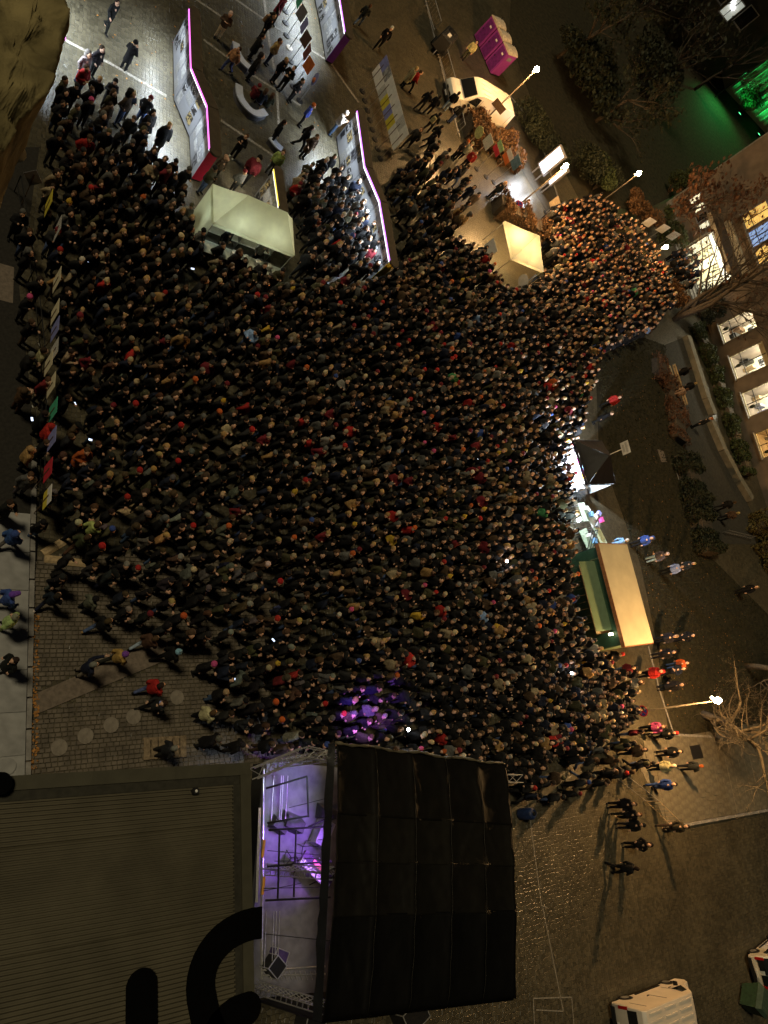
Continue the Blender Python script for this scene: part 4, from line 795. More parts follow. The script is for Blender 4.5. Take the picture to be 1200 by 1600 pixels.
# ------------------------------------------------------------------ curved benches
def bench(label, pts, w=.42):
    P = [at(x, y, .42) for x, y in pts]; cr = []
    for i in range(len(P)-1):
        for k in range(6):
            a, b, c, d = P[max(i-1, 0)], P[i], P[i+1], P[min(i+2, len(P)-1)]; u = k/6
            cr.append(.5*((2*b)+(c-a)*u+(2*a-5*b+4*c-d)*u*u+(3*b-a-3*c+d)*u**3))
    cr.append(P[-1]); t = thing('curved_bench', label, 'bench', (cr[len(cr)//2].x, cr[len(cr)//2].y, 0), 0, 'curved white benches'); L, Q = [], []
    for i, p in enumerate(cr):
        d = cr[min(i+1, len(cr)-1)]-cr[max(i-1, 0)]; n = Vector((-d.y, d.x, 0)).normalized()*w/2; L.append(p+n); Q.append(p-n)
    mb = MB()
    for i in range(len(cr)-1): mb.hexa([(*Q[i][:2], .34), (*Q[i+1][:2], .34), (*L[i+1][:2], .34), (*L[i][:2], .34)], [(*Q[i][:2], .42), (*Q[i+1][:2], .42), (*L[i+1][:2], .42), (*L[i][:2], .42)])
    mb.build('seat', mat('pale_bench_top', (.42, .45, .55), .5, .1), t, world=True); mb = MB(); sh = .12
    for i in range(len(cr)-1):
        a, b, c, d = [(L[j].lerp(Q[j], f_)) for j, f_ in ((i, 1-sh), (i+1, 1-sh), (i+1, sh), (i, sh))]; mb.hexa([(*a[:2], 0), (*b[:2], 0), (*c[:2], 0), (*d[:2], 0)], [(*a[:2], .338), (*b[:2], .338), (*c[:2], .338), (*d[:2], .338)])
    mb.build('base', mat('bench_base', (.1, .1, .12), .7), t, world=True)
bench('curved white bench nearest the red ended wall, upper', [(369, 66), (372, 82), (380, 95), (390, 105)]); bench('long curved white bench with people seated on it', [(374, 132), (376, 150), (388, 168), (402, 177), (416, 174)]); bench('short curved bench below the standing group', [(424, 214), (432, 225), (441, 233)])

# ------------------------------------------------------------------ vehicles
def wheel(t, x, y, r, w=.2):
    s = 1 if y > 0 else -1; o = MB().tube([(x, y-w/2*s, r), (x, y-w*.35*s, r), (x, y+w*.35*s, r), (x, y+w/2*s, r)], [r*.9, r, r, r*.9], 20).build('wheel', m_tyre, t); MB().tube([(x, y+(w/2+.004)*s, r), (x, y+(w/2+.02)*s, r)], [r*.62, r*.5], 14).build('rim', m_rim, o)
def vehicle(name, label, cat, loc, rz, L, W, prof, glass, paint, ribs=0, side_win=(), rear_glass=None, wr=.33, wx=(.85, -.95), tumble=.12, lines=()):
    """prof: outline (x along length, z up) from front bottom over the roof to rear bottom"""
    t = thing(name, label, cat, loc, rz); k = len(prof); zmax = max(z for x, z in prof); zb = 1.0
    def yy(z, o): return o*(1-(max(0, z-zb)/(zmax-zb))*tumble)
    secs = [(-1, .035), (-.97, .0), (0, -.012), (.97, 0), (1, .035)]; vs = []
    for s, ins in secs:
        for x, z in prof: 
            cx_ = L*.0; vs.append((x-(ins*2 if x > 0 else -ins*2), s*W/2*(yy(z, 1)), z-(ins if z > .6 else 0)))
    fs = [(i*k+j, i*k+j+1, (i+1)*k+j+1, (i+1)*k+j) for i in range(4) for j in range(k-1)]+[tuple(range(k)), tuple(range(5*k-1, 4*k-1, -1))]+[(i*k, (i+1)*k, (i+1)*k+k-1, i*k+k-1) for i in range(4)]
    o = MB().add(vs, fs).build('body', paint, t); b = o.modifiers.new('b', 'BEVEL'); b.width = .05; b.segments = 3; b.limit_method = 'ANGLE'; b.angle_limit = .5; o.data.polygons.foreach_set('use_smooth', [True]*len(o.data.polygons))
    for (xa, za, xb, zb_) in glass:                             # windscreen-like panes following the outline
        d = Vector((xb-xa, 0, zb_-za)); n = Vector((d.z, 0, -d.x)).normalized(); n = (n if n.z > 0 else -n)*3; wa, wb = W*.44*yy(za, 1), W*.44*yy(zb_, 1)
        MB().slab(Vector((xa, -wa, za))+n*.02, Vector((xa, wa, za))+n*.02, Vector((xb, wb, zb_))+n*.02, Vector((xb, -wb, zb_))+n*.02, .012).build('windscreen' if xa > 0 else 'rear_window', m_glass, t)
    for poly in side_win:
        for s in (-1, 1): mb = MB(); a = [(x, s*(W/2*yy(z, 1)+.006), z) for x, z in poly]; mb.add(a+[(x, y+s*.01, z) for x, y, z in a], [tuple(range(len(a))), tuple(range(len(a), 2*len(a)))]+[(i, (i+1) % len(a), len(a)+(i+1) % len(a), len(a)+i) for i in range(len(a))]); mb.build('side_window', m_glass, t)
    for x in wx:
        for s in (-1, 1):
            MB().tube([(x, s*(W/2-.02), wr), (x, s*(W/2+.002), wr)], wr*1.2, 18).build('wheel_arch', m_black, t); wheel(t, x, s*(W/2-.07), wr)
    for s in (-1, 1):
        MB().ball((max(x for x, z in prof)-.12, s*W*.38, .72), (.12, .16, .11), 10, 6).build('headlight', mat('headlight_glass', (.5, .5, .5), .15, .1, 5, 0), t); MB().box((min(x for x, z in prof)+.02, s*W*.445, .95), (.06, .14, .5)).build('tail_light', m_redl, t)
        xm = max(x for x, z in prof)-L*.24; MB().box((xm, s*(W/2+.12), 1.12), (.1, .2, .2), 0, .85).build('mirror', m_black, t)
        for x, z0, z1 in lines: MB().box((x, s*(W/2*yy((z0+z1)/2, 1)+.004), (z0+z1)/2), (.018, .012, z1-z0)).build('door_seam', m_grbrd, t)
        for x, z0, z1 in lines[:2]: MB().box((x+.16 if x > 0 else x-.2, s*(W/2+.006), 1.0), (.18, .025, .035)).build('door_handle', m_black, t)
        MB().box((min(x for x, z in prof)+.01, s*W*.24, zmax*.68), (.03, W*.34, zmax*.24)).build('rear_pane', m_glass, t)
        MB().box((0, s*(W/2+.01), .42), (L*.36, .05, .10)).build('side_moulding', m_black, t)
    MB().box((max(x for x, z in prof)-.02, 0, .38), (.14, W*.9, .2), 0, .95).build('bumper', m_black, t); MB().box((min(x for x, z in prof)+.02, 0, .38), (.14, W*.9, .2), 0, .95).build('bumper', m_black, t)
    MB().box((min(x for x, z in prof)-.06, 0, .62), (.02, .5, .11)).build('number_plate', m_wboard, t); MB().box((max(x for x, z in prof)+.06, 0, .42), (.02, .5, .11)).build('number_plate', m_wboard, t); MB().box((max(x for x, z in prof)-.01, 0, .68), (.05, W*.5, .14)).build('grille', m_black, t)
    rx0, rx1 = min(x for x, z in prof)+.35, (glass[0][2] if glass else 0)-.35
    for i in range(ribs):
        y = (i-(ribs-1)/2)*W*.7/max(1, ribs-1)
        for a, b in ((0, .3), (.36, .64), (.7, 1)): MB().box((rx0+(rx1-rx0)*(a+b)/2, y, zmax+.012), ((rx1-rx0)*(b-a), .06, .03), 0, .9).build('roof_rib', paint, t)
    return t
m_vanp = mat('van_white_paint', (.72, .69, .62), .35, .06, 1.5, .02, spec=.5)
VAN = [(2.5, .3), (2.6, .7), (2.5, .95), (2.25, 1.1), (1.8, 1.2), (1.05, 1.98), (.75, 2.12), (.2, 2.18), (-2.4, 2.2), (-2.62, 2.08), (-2.7, .9), (-2.65, .3)]
a, b = at(711, 176), at(786, 219); dv = (a-b).normalized(); nv = Vector((-dv.y, dv.x, 0)); nv = nv if nv.dot(a) > 0 else -nv; c = a-dv*1.55+nv*.9
vehicle('parked_van', 'white panel van parked behind the brown hedge', 'van', (c.x, c.y, 0), math.atan2(dv.y, dv.x), 5.3, 2.0, VAN, [(1.75, 1.25, 1.1, 1.93)], m_vanp, 4, [[(1.5, 1.22), (.6, 1.2), (.6, 1.82), (1.02, 1.82)]], lines=((.5, .5, 1.9), (-.8, .5, 1.95), (-2.3, .5, 1.95)), wx=(1.6, -1.5))
a, b = at(944, 1566), at(1056, 1524); dv = (b-a).normalized(); nv = Vector((-dv.y, dv.x, 0)); nv = nv if nv.dot(a) > 0 else -nv; c = (a+b)/2+nv*.98-dv*.15
VAN2 = [(2.75, .3), (2.8, .8), (2.6, 1.05), (2.1, 1.2), (1.4, 1.98), (1.1, 2.08), (-2.65, 2.1), (-2.8, 1.95), (-2.85, .9), (-2.8, .3)]
vehicle('parked_van', 'dusty white van with ribbed roof at the bottom edge', 'van', (c.x, c.y, 0), math.atan2(dv.y, dv.x), 5.7, 1.95, VAN2, [(2.07, 1.22, 1.43, 1.95)], mat('dusty_van_paint', (.60, .54, .46), .45, .08, 1.5, .03, spec=.4), 5, [[(1.75, 1.2), (.95, 1.18), (.95, 1.75), (1.38, 1.75)]], lines=((.9, .5, 1.8), (-.6, .5, 1.9), (-2.3, .5, 1.9)), wx=(1.8, -1.75))
CARP = [(2.0, .3), (2.05, .6), (1.85, .78), (1.0, .92), (.35, 1.42), (-.9, 1.46), (-1.6, 1.3), (-1.95, .95), (-2.05, .6), (-2.0, .3)]
a = at(1162, 1496); b = at(1174, 1538); dv = (a-b).normalized(); nf = Vector((-dv.y, dv.x, 0)); nf = nf if nf.dot(a) > 0 else -nf; c = (a+b)/2+nf*2.0
vehicle('parked_car', 'pale hatchback car cut off by the right edge', 'car', (c.x, c.y, 0), math.atan2(nf.y, nf.x), 4.1, 1.7, CARP, [(.95, .95, .4, 1.4), (-1.9, .97, -1.58, 1.27)], mat('pale_car_paint', (.55, .53, .46), .3, .05, 2, .01, spec=.5), 0, [[(.8, .95), (-.2, .95), (-.2, 1.35), (.38, 1.35)], [(-.3, .95), (-1.4, .95), (-1.1, 1.33), (-.3, 1.35)]], tumble=.2, wr=.3, wx=(1.3, -1.3), lines=((-.25, .4, 1.3),))
def bin_():
    p = at(1160, 1558); t = thing('waste_container', 'dark green wheeled waste container beside the parked car', 'waste container', p, .35); m = mat('green_container', (.02, .05, .03), .5)
    MB().hexa([(-.55, -.42, .15), (.55, -.42, .15), (.55, .42, .15), (-.55, .42, .15)], [(-.68, -.52, 1.15), (.68, -.52, 1.15), (.68, .52, 1.15), (-.68, .52, 1.15)]).build('tub', m, t)
    l = MB().hexa([(-.72, -.56, 1.152), (.72, -.56, 1.152), (.72, .56, 1.152), (-.72, .56, 1.152)], [(-.6, -.3, 1.34), (.6, -.3, 1.34), (.6, .3, 1.34), (-.6, .3, 1.34)]).build('lid', mat('green_lid', (.04, .065, .045), .5), t)
    for i in range(6): MB().box((-.5+i*.2, 0, 1.345), (.05, .5, .02)).build('rib', mat('green_lid', (.04, .065, .045), .5), l)
    for x in (-.45, .45):
        for y in (-.35, .35): MB().tube([(x, y-.03, .09), (x, y+.03, .09)], .09, 10).build('wheel', m_tyre, t)
bin_()
def generator():
    p = at(683, 78); t = thing('trailer_generator', 'black boxy generator trailer near the purple toilets', 'generator', p, ang(at(683, 78), at(700, 60))); m = mat('generator_case', (.025, .025, .025), .5)
    o = MB().hexa([(-1.0, -.6, .35), (1.0, -.6, .35), (1.0, .6, .35), (-1.0, .6, .35)], [(-.9, -.5, 1.5), (.95, -.5, 1.5), (.95, .5, 1.5), (-.9, .5, 1.5)]).build('case', m, t); o.modifiers.new('b', 'BEVEL').width = .08
    MB().box((-.3, 0, 1.52), (.5, .25, .03)).build('label_plate', m_wboard, t); MB().box((.4, 0, 1.56), (.5, .5, .12), 0, .8).build('exhaust_box', m_black, t)
    for s in (-1, 1): wheel(t, 0, s*.62, .3, .16)
    MB().tube([(-1.0, 0, .4), (-1.7, 0, .35)], .04, 6).build('drawbar', m_steel, t)
generator()
def toilet(i, p, rz):
    m = mat('purple_plastic', (.26, .04, .27), .45, .12, 3, .05, spec=.4); md = mat('dark_purple_plastic', (.13, .02, .17), .45); mr = mat('beige_roof_plastic', (.5, .44, .35), .6)
    t = thing('portable_toilet', ['purple portable toilet farthest from the white van', 'purple portable toilet in the middle of three', 'purple portable toilet nearest the white van'][i], 'toilet', p, rz, 'row of purple portable toilets')
    MB().box((0, 0, 1.06), (1.1, 1.1, 1.96)).build('cabin', m, t); MB().box((0, 0, .04), (1.14, 1.14, .08)).build('skid', m_black, t)
    d = MB().box((-.558, 0, 1.02), (.012, .8, 1.8)).build('door', md, t); MB().box((-.58, .32, 1.0), (.03, .05, .14)).build('handle', m_black, d); MB().box((-.57, -.1, 1.6), (.012, .22, .14)).build('emblem', m_wboard, d)
    n = 9; vs = []
    for s in (-.58, .58):
        for k in range(n): a = PI*k/(n-1); vs.append((s, .58*math.cos(a), 2.04+.2*math.sin(a)))
    MB().add(vs, [(k, k+1, n+k+1, n+k) for k in range(n-1)]+[tuple(range(n)), tuple(range(2*n-1, n-1, -1)), (0, n, 2*n-1, n-1)]).build('roof', mr, t); MB().box((.0, -.558, 1.65), (.5, .012, .3)).build('emblem', m_grbrd, t); MB().tube([(.4, .35, 2.0), (.4, .35, 2.4)], .05, 8).build('vent_pipe', m_black, t)
tp0, tp1 = at(770, 52, 2.2), at(786, 86, 2.2); a_ = at(737, 58); fwd = None
q0 = at(749, 104)
dirv = (at(755, 112)-at(733, 60)); dirv = dirv.normalized()
for i in range(3):
    c = at(747, 70)+dirv*(i*1.22)+Vector((.5, .2, 0)); toilet(i, (c.x, c.y, 0), math.atan2(dirv.y, dirv.x)+PI/2)

# ------------------------------------------------------------------ hedges, shrubs and trees
def leaves(mb, pts, s):
    for p in pts:
        a = Vector((R.gauss(0, 1), R.gauss(0, 1), R.gauss(0, 1))).normalized(); b = a.orthogonal().normalized(); q = s*R.uniform(.6, 1.4); c = a.cross(b)
        mb.add([p-b*q, p+c*q*.55, p+b*q, p-c*q*.55], [(0, 1, 2, 3)])
def hedge(name, label, pts, w, h, m, n, s=.09, cat='hedge', rough=.25, inner=None):
    P = [at(x, y) for x, y in pts]; t = thing(name, label, cat, sum(P, Vector())/len(P)); mb = MB(); seg = [(a, b, (b-a).length) for a, b in zip(P, P[1:])]; T = sum(x[2] for x in seg); core = MB()
    for a, b, l in seg:
        d = (b-a)/l; nn = Vector((-d.y, d.x, 0)); k = max(2, int(l/.5)); 
        for i in range(k):
            c0, c1 = a+d*l*i/k, a+d*l*(i+1)/k; hh = h*R.uniform(.72, .86); ww = w*.36
            core.hexa([c0-nn*ww, c1-nn*ww, c1+nn*ww, c0+nn*ww], [c0-nn*ww*.8+Vector((0, 0, hh)), c1-nn*ww*.8+Vector((0, 0, hh)), c1+nn*ww*.8+Vector((0, 0, hh)), c0+nn*ww*.8+Vector((0, 0, hh))])
        pts_ = []
        for i in range(int(n*l/T)):
            u, v, z = R.random(), R.uniform(-1, 1), R.random()
            lump = 1+rough*math.sin(u*l*2.3+pts[0][0])+rough*.6*math.sin(u*l*5.1+2)+R.gauss(0, .06)
            if R.random() < .55: z = 1-abs(R.gauss(0, .08))
            else: v = math.copysign(1-abs(R.gauss(0, .1)), v)
            pts_.append(a+d*l*u+nn*(v*w/2*lump)+Vector((0, 0, max(.03, z*h*lump*(1-.25*v*v)))))
        leaves(mb, pts_, s)
    core.build('stems', m_barkd, t, world=True); mb.build('foliage', m, t, world=True); return t
hedge('beech_hedge', 'brown leaved hedge in front of the white van', [(722, 203), (765, 226), (806, 262)], 2.2, 1.3, m_leafo, 7000, .10)
hedge('beech_hedge', 'brown leaved hedge between the lamp and the white tent', [(768, 325), (800, 345), (836, 372)], 1.6, 1.3, m_leafo, 5000, .09)
hedge('hedge', 'long green hedge between the lawn and the tarmac path', [(1062, 716), (1080, 790), (1100, 868)], 2.4, 1.1, m_leafd, 8000, .10)
hedge('hedge', 'tall hedge along the wall below the lit windows', [(1082, 512), (1110, 580), (1135, 660), (1162, 745)], 1.5, .85, m_leafg, 9000, .11)
hedge('hedge', 'rust coloured low hedge around the wooden seats', [(1018, 572), (1040, 590), (1052, 640), (1056, 690)], 2.2, .7, m_leafb, 3500, .08)
hedge('shrub', 'yellow green shrub beside the bare tree roots', [(1180, 800), (1200, 850), (1210, 900)], 4.5, 1.8, mat('olive_leaf', (.08, .068, .022), .75, .5, 4, 0), 6000, .12, 'shrub')
for i, (x, y, w, h, m, n, lab) in enumerate([(905, 262, 5, 2.2, m_leafd, 5000, 'dark shrub behind the glowing billboards'), (925, 296, 4, 1.8, m_leafg, 4000, 'green shrub left of the upper far lamp'), (985, 328, 4, 1.8, m_leafo, 4000, 'reddish shrub behind the far crowd'), (1032, 372, 3.2, 1.9, m_leafg, 3500, 'green shrub between the three white boards'), (1045, 300, 2.2, 2.6, m_leafg, 2500, 'small bright green sapling at the building corner'), (840, 218, 5, 1.6, m_leafd, 4500, 'dim shrub right of the white van'), (1000, 120, 8, 4, m_leafd, 4000, 'large dark shrub mass below the far facade'), (895, 120, 8, 3, m_leafd, 4000, 'dark thicket above the first street lamp'), (1155, 172, 3.5, 3, m_leafg, 2500, 'green lit bush beside the green facade'), (1090, 490, 3.6, 2.6, m_leafd, 6000, 'dense evergreen under the forked tree by the entrance'), (1048, 478, 2.4, 1.6, m_leafo, 2500, 'orange brown shrub at the foot of the forked tree')]):
    p = at(x, y); t = thing('shrub', lab, 'shrub', p); mb = MB(); pts_ = []; K = [(R.gauss(0, w*.22), R.gauss(0, w*.22), R.uniform(.45, .8)*h, R.uniform(.25, .5)) for _ in range(9)]
    for _ in range(n):
        c = R.choice(K); a = Vector((R.gauss(0, 1), R.gauss(0, 1), R.gauss(0, 1))).normalized()*(R.random()**.35); pts_.append(Vector((c[0]+a.x*w*c[3]*.7, c[1]+a.y*w*c[3]*.7, max(.04, c[2]+a.z*h*.4*c[3]*2))))
    leaves(mb, pts_, .11 if w < 6 else .2); mb.build('foliage', m, t); mb = MB()
    for c in K: mb.tube([(c[0]*.2, c[1]*.2, 0), (c[0]*.6, c[1]*.6, c[2]*.5), (c[0], c[1], c[2])], [.05, .035, .015], 5)
    mb.build('stems', m_barkd, t)
def tree(label, base, h, lean, seed, bark, spread=.55, depth=5, r0=.16, leafm=None, nleaf=0, ls=.1, first=.3, limbs=4, forks=1, gnarl=.25):
    rr = random.Random(seed); t = thing('tree', label, 'tree', base); tr, br = MB(), MB(); tips = []
    def grow(p, d, l, r, k):
        n = 4; pts = [p]; q = p.copy(); dd = d.copy()
        for i in range(n):
            dd = (dd+Vector((rr.gauss(0, gnarl), rr.gauss(0, gnarl), rr.gauss(0, gnarl*.6)+.04))*.5).normalized(); q = q+dd*l/n; pts.append(q.copy())
        rs = [r*(1-.45*i/n) for i in range(n+1)]; (tr if k == 0 else br).tube(pts, rs, 8 if k < 2 else (5 if k < 4 else 3), k < 2)
        if k >= depth-1: tips.extend(pts[1:])
        if k < depth:
            for j in range(limbs if k == 0 else rr.choice((2, 3, 3))):
                u = rr.uniform(first if k == 0 else .25, 1); i = min(n, max(1, int(u*n+.5))); s = Vector((rr.gauss(0, 1), rr.gauss(0, 1), rr.gauss(0, .5))); s = (s-dd*s.dot(dd)).normalized()
                grow(pts[i], (dd*(1-spread)+s*spread+Vector((0, 0, .1))).normalized(), l*rr.uniform(.5, .75), rs[i]*rr.uniform(.5, .68), k+1)
            grow(pts[-1], (dd+Vector((rr.gauss(0, .2), rr.gauss(0, .2), 0))).normalized(), l*.7, rs[-1]*.85, k+1)
    for q in range(forks): a = rr.uniform(0, 6.3); grow(Vector((0, 0, 0)), (Vector(lean)+Vector((.22*math.cos(a), .22*math.sin(a), 0))*(forks > 1)).normalized(), h*.4, r0, 0)
    tr.build('trunk', bark, t, True); br.build('branches', bark, t, True)
    if leafm:
        mb = MB(); leaves(mb, [p+Vector((rr.gauss(0, .25), rr.gauss(0, .25), rr.gauss(0, .2))) for p in (rr.choice(tips) for _ in range(nleaf))], ls); mb.build('crown', leafm, t)
    return t
tree('bare forked tree with sprawling branches beside the lower lamp', at(1098, 1116), 9.5, (.15, -.05, 1), 11, m_bark, .66, 5, .26, None, 0, first=.2, limbs=8, gnarl=.45)
tree('second bare tree reaching in from the right edge', at(1165, 1040), 9.5, (-.1, .1, 1), 12, m_bark, .66, 5, .24, None, 0, gnarl=.4)
tree('dark forked tree whose branches cross the bright entrance', at(1052, 500), 17, (.25, -.1, 1), 13, m_barkd, .5, 5, .2, m_leafb, 500, .16, .25, 4, 4, .38)
tree('tree with sparse dark leaves over the building corner', at(1022, 352), 11, (.1, -.05, 1), 14, m_barkd, .55, 4, .16, m_leafb, 900, .2)
for i, (x, y, h, s, lab, lf) in enumerate([(930, 190, 9, 21, 'dark tree above the glowing billboards', 700), (1010, 150, 11, 22, 'tall bare tree in the dark park', 300), (870, 90, 10, 23, 'dim leafy tree beyond the purple toilets', 900), (1085, 140, 12, 24, 'bare tree silhouetted before the green facade', 0), (960, 40, 12, 25, 'dark tree below the far facade', 800), (1040, 60, 10, 26, 'bare tree close to the far facade', 100)]):
    tree(lab, at(x, y), h, (0, 0, 1), s, m_barkd, .55, 4, .2, m_leafd, lf, .2, limbs=5)

# ------------------------------------------------------------------ buildings
def hit(f, x, y):
    r = np.array([x-600, y-800, FPX]); d = toworld(r); n = f.w; k = (f.o-Vector((0, 0, CAM_H))).dot(n)/d.dot(n); p = Vector((0, 0, CAM_H))+d*k; return (p-f.o).dot(f.u), p.z
def wallbox(f, name, m, t, s0, s1, z0, z1, d0, d1):             # d measured out of the wall towards the square
    mb = MB(); f.box(mb, s0, s1, d0, d1, z0, z1); return mb.build(name, m, t, world=True)
def window(f, t, s0, s1, z0, z1, pane, fr, bars=1, rail=True, sill=True, d=0):
    o = wallbox(f, 'window', fr, t, s0-.09, s1+.09, z0-.09, z0, d, d+.10); 
    for a, b, c, e in ((s0-.09, s1+.09, z1, z1+.09), (s0-.09, s0, z0, z1), (s1, s1+.09, z0, z1)): wallbox(f, 'frame', fr, o, a, b, c, e, d, d+.098)
    wallbox(f, 'pane', pane, o, s0, s1, z0, z1, d, d+.025)
    for i in range(bars): s = s0+(s1-s0)*(i+1)/(bars+1); wallbox(f, 'mullion', m_black, o, s-.035, s+.035, z0, z1, d+.027, d+.07)
    if rail: z = z0+(z1-z0)*.28; wallbox(f, 'mullion', m_black, o, s0, s1, z-.03, z+.03, d+.027, d+.068)
    if sill: wallbox(f, 'sill', m_kerb, o, s0-.2, s1+.2, z0-.17, z0-.092, d, d+.22)
m_room = print_mat('lit_room', (.05, .045, .03), (.95, .90, .55), 2.1, .38, .52, emit=.75); m_roomy = print_mat('lit_room_yellow', (.2, .08, .01), (1, .66, .18), 1.2, .36, .46, emit=.75); m_dark = mat('dark_window', (.02, .02, .02), .1, .2, 3, 0, spec=.6)
def main_building():
    f = flip(Fr(at(1042, 318), at(1178, 730)), Vector((0, 0, 0))); m = mat('brown_render_wall', (.165, .13, .10), .9, .2, 1.2, .2); t = thing('main_building', 'brown rendered building with bright windows along the right edge', 'building', f(14, 0))
    B = lambda *a: wallbox(f, *a)
    WP = [((1123, 507), (1170, 476), (1131, 537)), ((1138, 558), (1189, 532), (1151, 593)), ((1157, 615), (1210, 588), (1170, 652)), ((1180, 677), (1236, 652), (1193, 716))]
    ws = [(hit(f, *p[0])[0], hit(f, *p[2])[0]) for p in WP]; z0 = sum(hit(f, *p[0])[1] for p in WP)/4; z1 = sum(hit(f, *p[1])[1] for p in WP)/4; A0 = ws[0][0]-1.0
    B('wall', m, t, 0, A0, 0, 15, -14, 0); B('wall', m, t, A0, 50, 0, 15, -14, -3.4); B('wall', m, t, A0, 50, 0, z0, -3.4, 0); B('wall', m, t, A0, 50, z1, 15, -3.4, 0)
    ed = [A0]+[v for w in ws for v in w]+[50]
    for k in range(0, len(ed), 2): B('wall_pier', m, t, ed[k], ed[k+1], z0, z1, -3.4, 0)
    B('wall_edge', m_kerb, t, -.12, 0, 0, 15.05, -.4, .05); B('plinth', m_kerb, t, .0, 9, 0, .5, .002, .08)
    rw = mat('room_wall', (.72, .68, .52), .8, .05); ry = mat('room_wall_yellow', (.75, .45, .12), .8, .05); fr = mat('pale_window_frame', (.5, .45, .3), .6)
    for k, (a, b) in enumerate(ws):
        o = B('room', rw if k < 3 else ry, t, a, b, z0+.01, z1-.01, -3.395, -3.38); lc = (1, .95, .72) if k < 3 else (1, .62, .2)
        for q in (.3, .7): B('ceiling_lamp', emis('room_tube%d' % (k == 3), lc, 7 if k < 3 else 4), o, a+(b-a)*q-.12, a+(b-a)*q+.12, z1-.1, z1-.03, -2.9, -.9)
        light('room_light', 'AREA', f((a+b)/2, -1.9, z1-.14), 420 if k < 3 else 300, lc, t, b-a-.2, f((a+b)/2, -1.9, 0), None, 2.2)
        for q in range(3): u = a+(b-a)*(.1+.3*q); h = R.uniform(.3, 1.1); B('furniture', [m_dwood, m_black, m_wood, m_grbrd, m_bbrd][(q+k) % 5], o, u, u+R.uniform(.2, .4), z0+.012, z0+h, -3.3+R.uniform(0, 1.2), -1.6-R.uniform(0, .5))
        for q in range(1): u = a+(b-a)*(.25+.17*k); MB().ball(f(u, -.55-.3*q, z0+.35), (.16, .16, .3), 8, 6).build('plant', m_leafd, o, world=True)
        B('picture', m_photo, o, a+.3, a+1.0, z0+1.1, z0+1.7, -3.378, -3.36)
        for c in ((a, b, z0, z0+.07), (a, b, z1-.07, z1), (a, a+.07, z0+.07, z1-.07), (b-.07, b, z0+.07, z1-.07)): B('frame', fr, o, *c, -.2, -.1)
        B('mullion', m_black, o, (a+b)/2-.03, (a+b)/2+.03, z0+.07, z1-.07, -.19, -.12); zz = z0+(z1-z0)*.3; B('mullion', m_black, o, a+.07, b-.07, zz-.025, zz+.025, -.185, -.125); B('sill', m_kerb, o, a-.15, b+.15, z0-.1, z0-.01, .002, .16)
        if k in (1, 3): B('blind', m_cream, o, a+.08, b-.08, z1-.5, z1-.08, -.26, -.22)
    for k, (x, y) in enumerate(((1086, 307), (1091, 321), (1096, 335), (1101, 348), (1106, 363))):
        s, z = hit(f, x-8, y+5); s2, z2 = hit(f, x+8, y-5); s3, _ = hit(f, x-4, y+15); window(f, t, s, s+(s3-s)*.8, z, z2, m_dark if k == 2 else m_winw, m_grbrd, 0, False, False)
    # entrance: glazed front, canopy, steps
    s0, _ = hit(f, 1066, 396); s1, _ = hit(f, 1092, 466); B('entrance_front', mat('entrance_render', (.45, .42, .34), .8), t, s0-.3, s1+.3, 0, 5.0, .002, .35)
    for k in range(5): a = s0+(s1-s0)*k/5; o = B('door', m_winw if k in (0, 2, 4) else m_room, t, a+.06, a+(s1-s0)/5-.06, .5, 2.7, .352, .40); B('frame', m_dwood, o, a-.04, a+.055, .5, 2.75, .353, .45)
    B('fanlight', emis('entrance_light', (1, .95, .72), 1.5), t, s0, s1, 2.85, 3.7, .352, .40); B('canopy', mat('canopy_slab', (.07, .055, .045), .8), t, s0-.6, s1+.6, 4.1, 4.45, .353, 2.6); B('canopy_edge', mat('canopy_fascia', (.5, .45, .36), .7), t, s0-.62, s1+.62, 4.08, 4.47, 2.602, 2.66)
    for k in range(3): B('step', m_kerb, t, s0-.6, s1+.6, 0, .45-.15*k, .36+.4*k+(.002 if k else 0), .36+.4*(k+1))
    for k in range(9): a = s0+.4+k*(s1-s0-.8)/9; B('letter', m_dwood, t, a, a+.18, 3.82, 3.82+R.uniform(.14, .22), .352, .37)
    c = f((s0+s1)/2, 1.5, 3.9); light('entrance_light', 'AREA', c, 260, (1, .93, .7), t, s1-s0, (c.x, c.y, 0), None, 1.2)
    for q, m_ in (((s0, s0+1.5, 6, 8.2), m_roomy), ((s0+1.9, s0+3.4, 6, 8.2), emis('blue_window', (.3, .5, 1), .6)), ((s0+3.8, s0+5.3, 6, 8.2), m_roomy)): window(f, t, *q, m_, m_grbrd, 1)
    return f
MF = main_building()
def far_building():
    f = flip(Fr(at(1100, 125), at(985, -15)), Vector((0, 0, 0))); m = mat('far_facade', (.075, .08, .06), .9, .2, .6, .1); t = thing('far_building', 'dark far building with pale window frames and one lit window', 'building', f(10, 0)); B = lambda *a: wallbox(f, *a)
    B('wall', m, t, 0, 45, 0, 26, -14, 0); B('wall_edge', m, t, -.3, 0, 0, 26.1, -.5, .1); fr = mat('pale_far_frame', (.5, .5, .42), .7)
    for i in range(7):
        for j in range(5):
            s0 = 2.2+i*4.2; z0 = 2.0+j*4.2; window(f, t, s0, s0+1.6, z0, z0+2.2, m_winw if (i, j) == (0, 4) else m_dark, fr, 1, False, True)
    s, z = hit(f, 1147, 14); window(f, t, s-.6, s+1.0, z-1.2, z+1.0, emis('far_lit_window', (.9, .95, .8), .35), fr, 1, False, True)
    o = MB().ball(f(s+.2, .12, z), .22, 8, 6).build('ceiling_lamp', emis('far_lamp', (1, 1, 1), 6), t, world=True); MB().ball(f(s+.7, .12, z+.3), .22, 8, 6).build('ceiling_lamp', emis('far_lamp', (1, 1, 1), 6), t, world=True)
far_building()
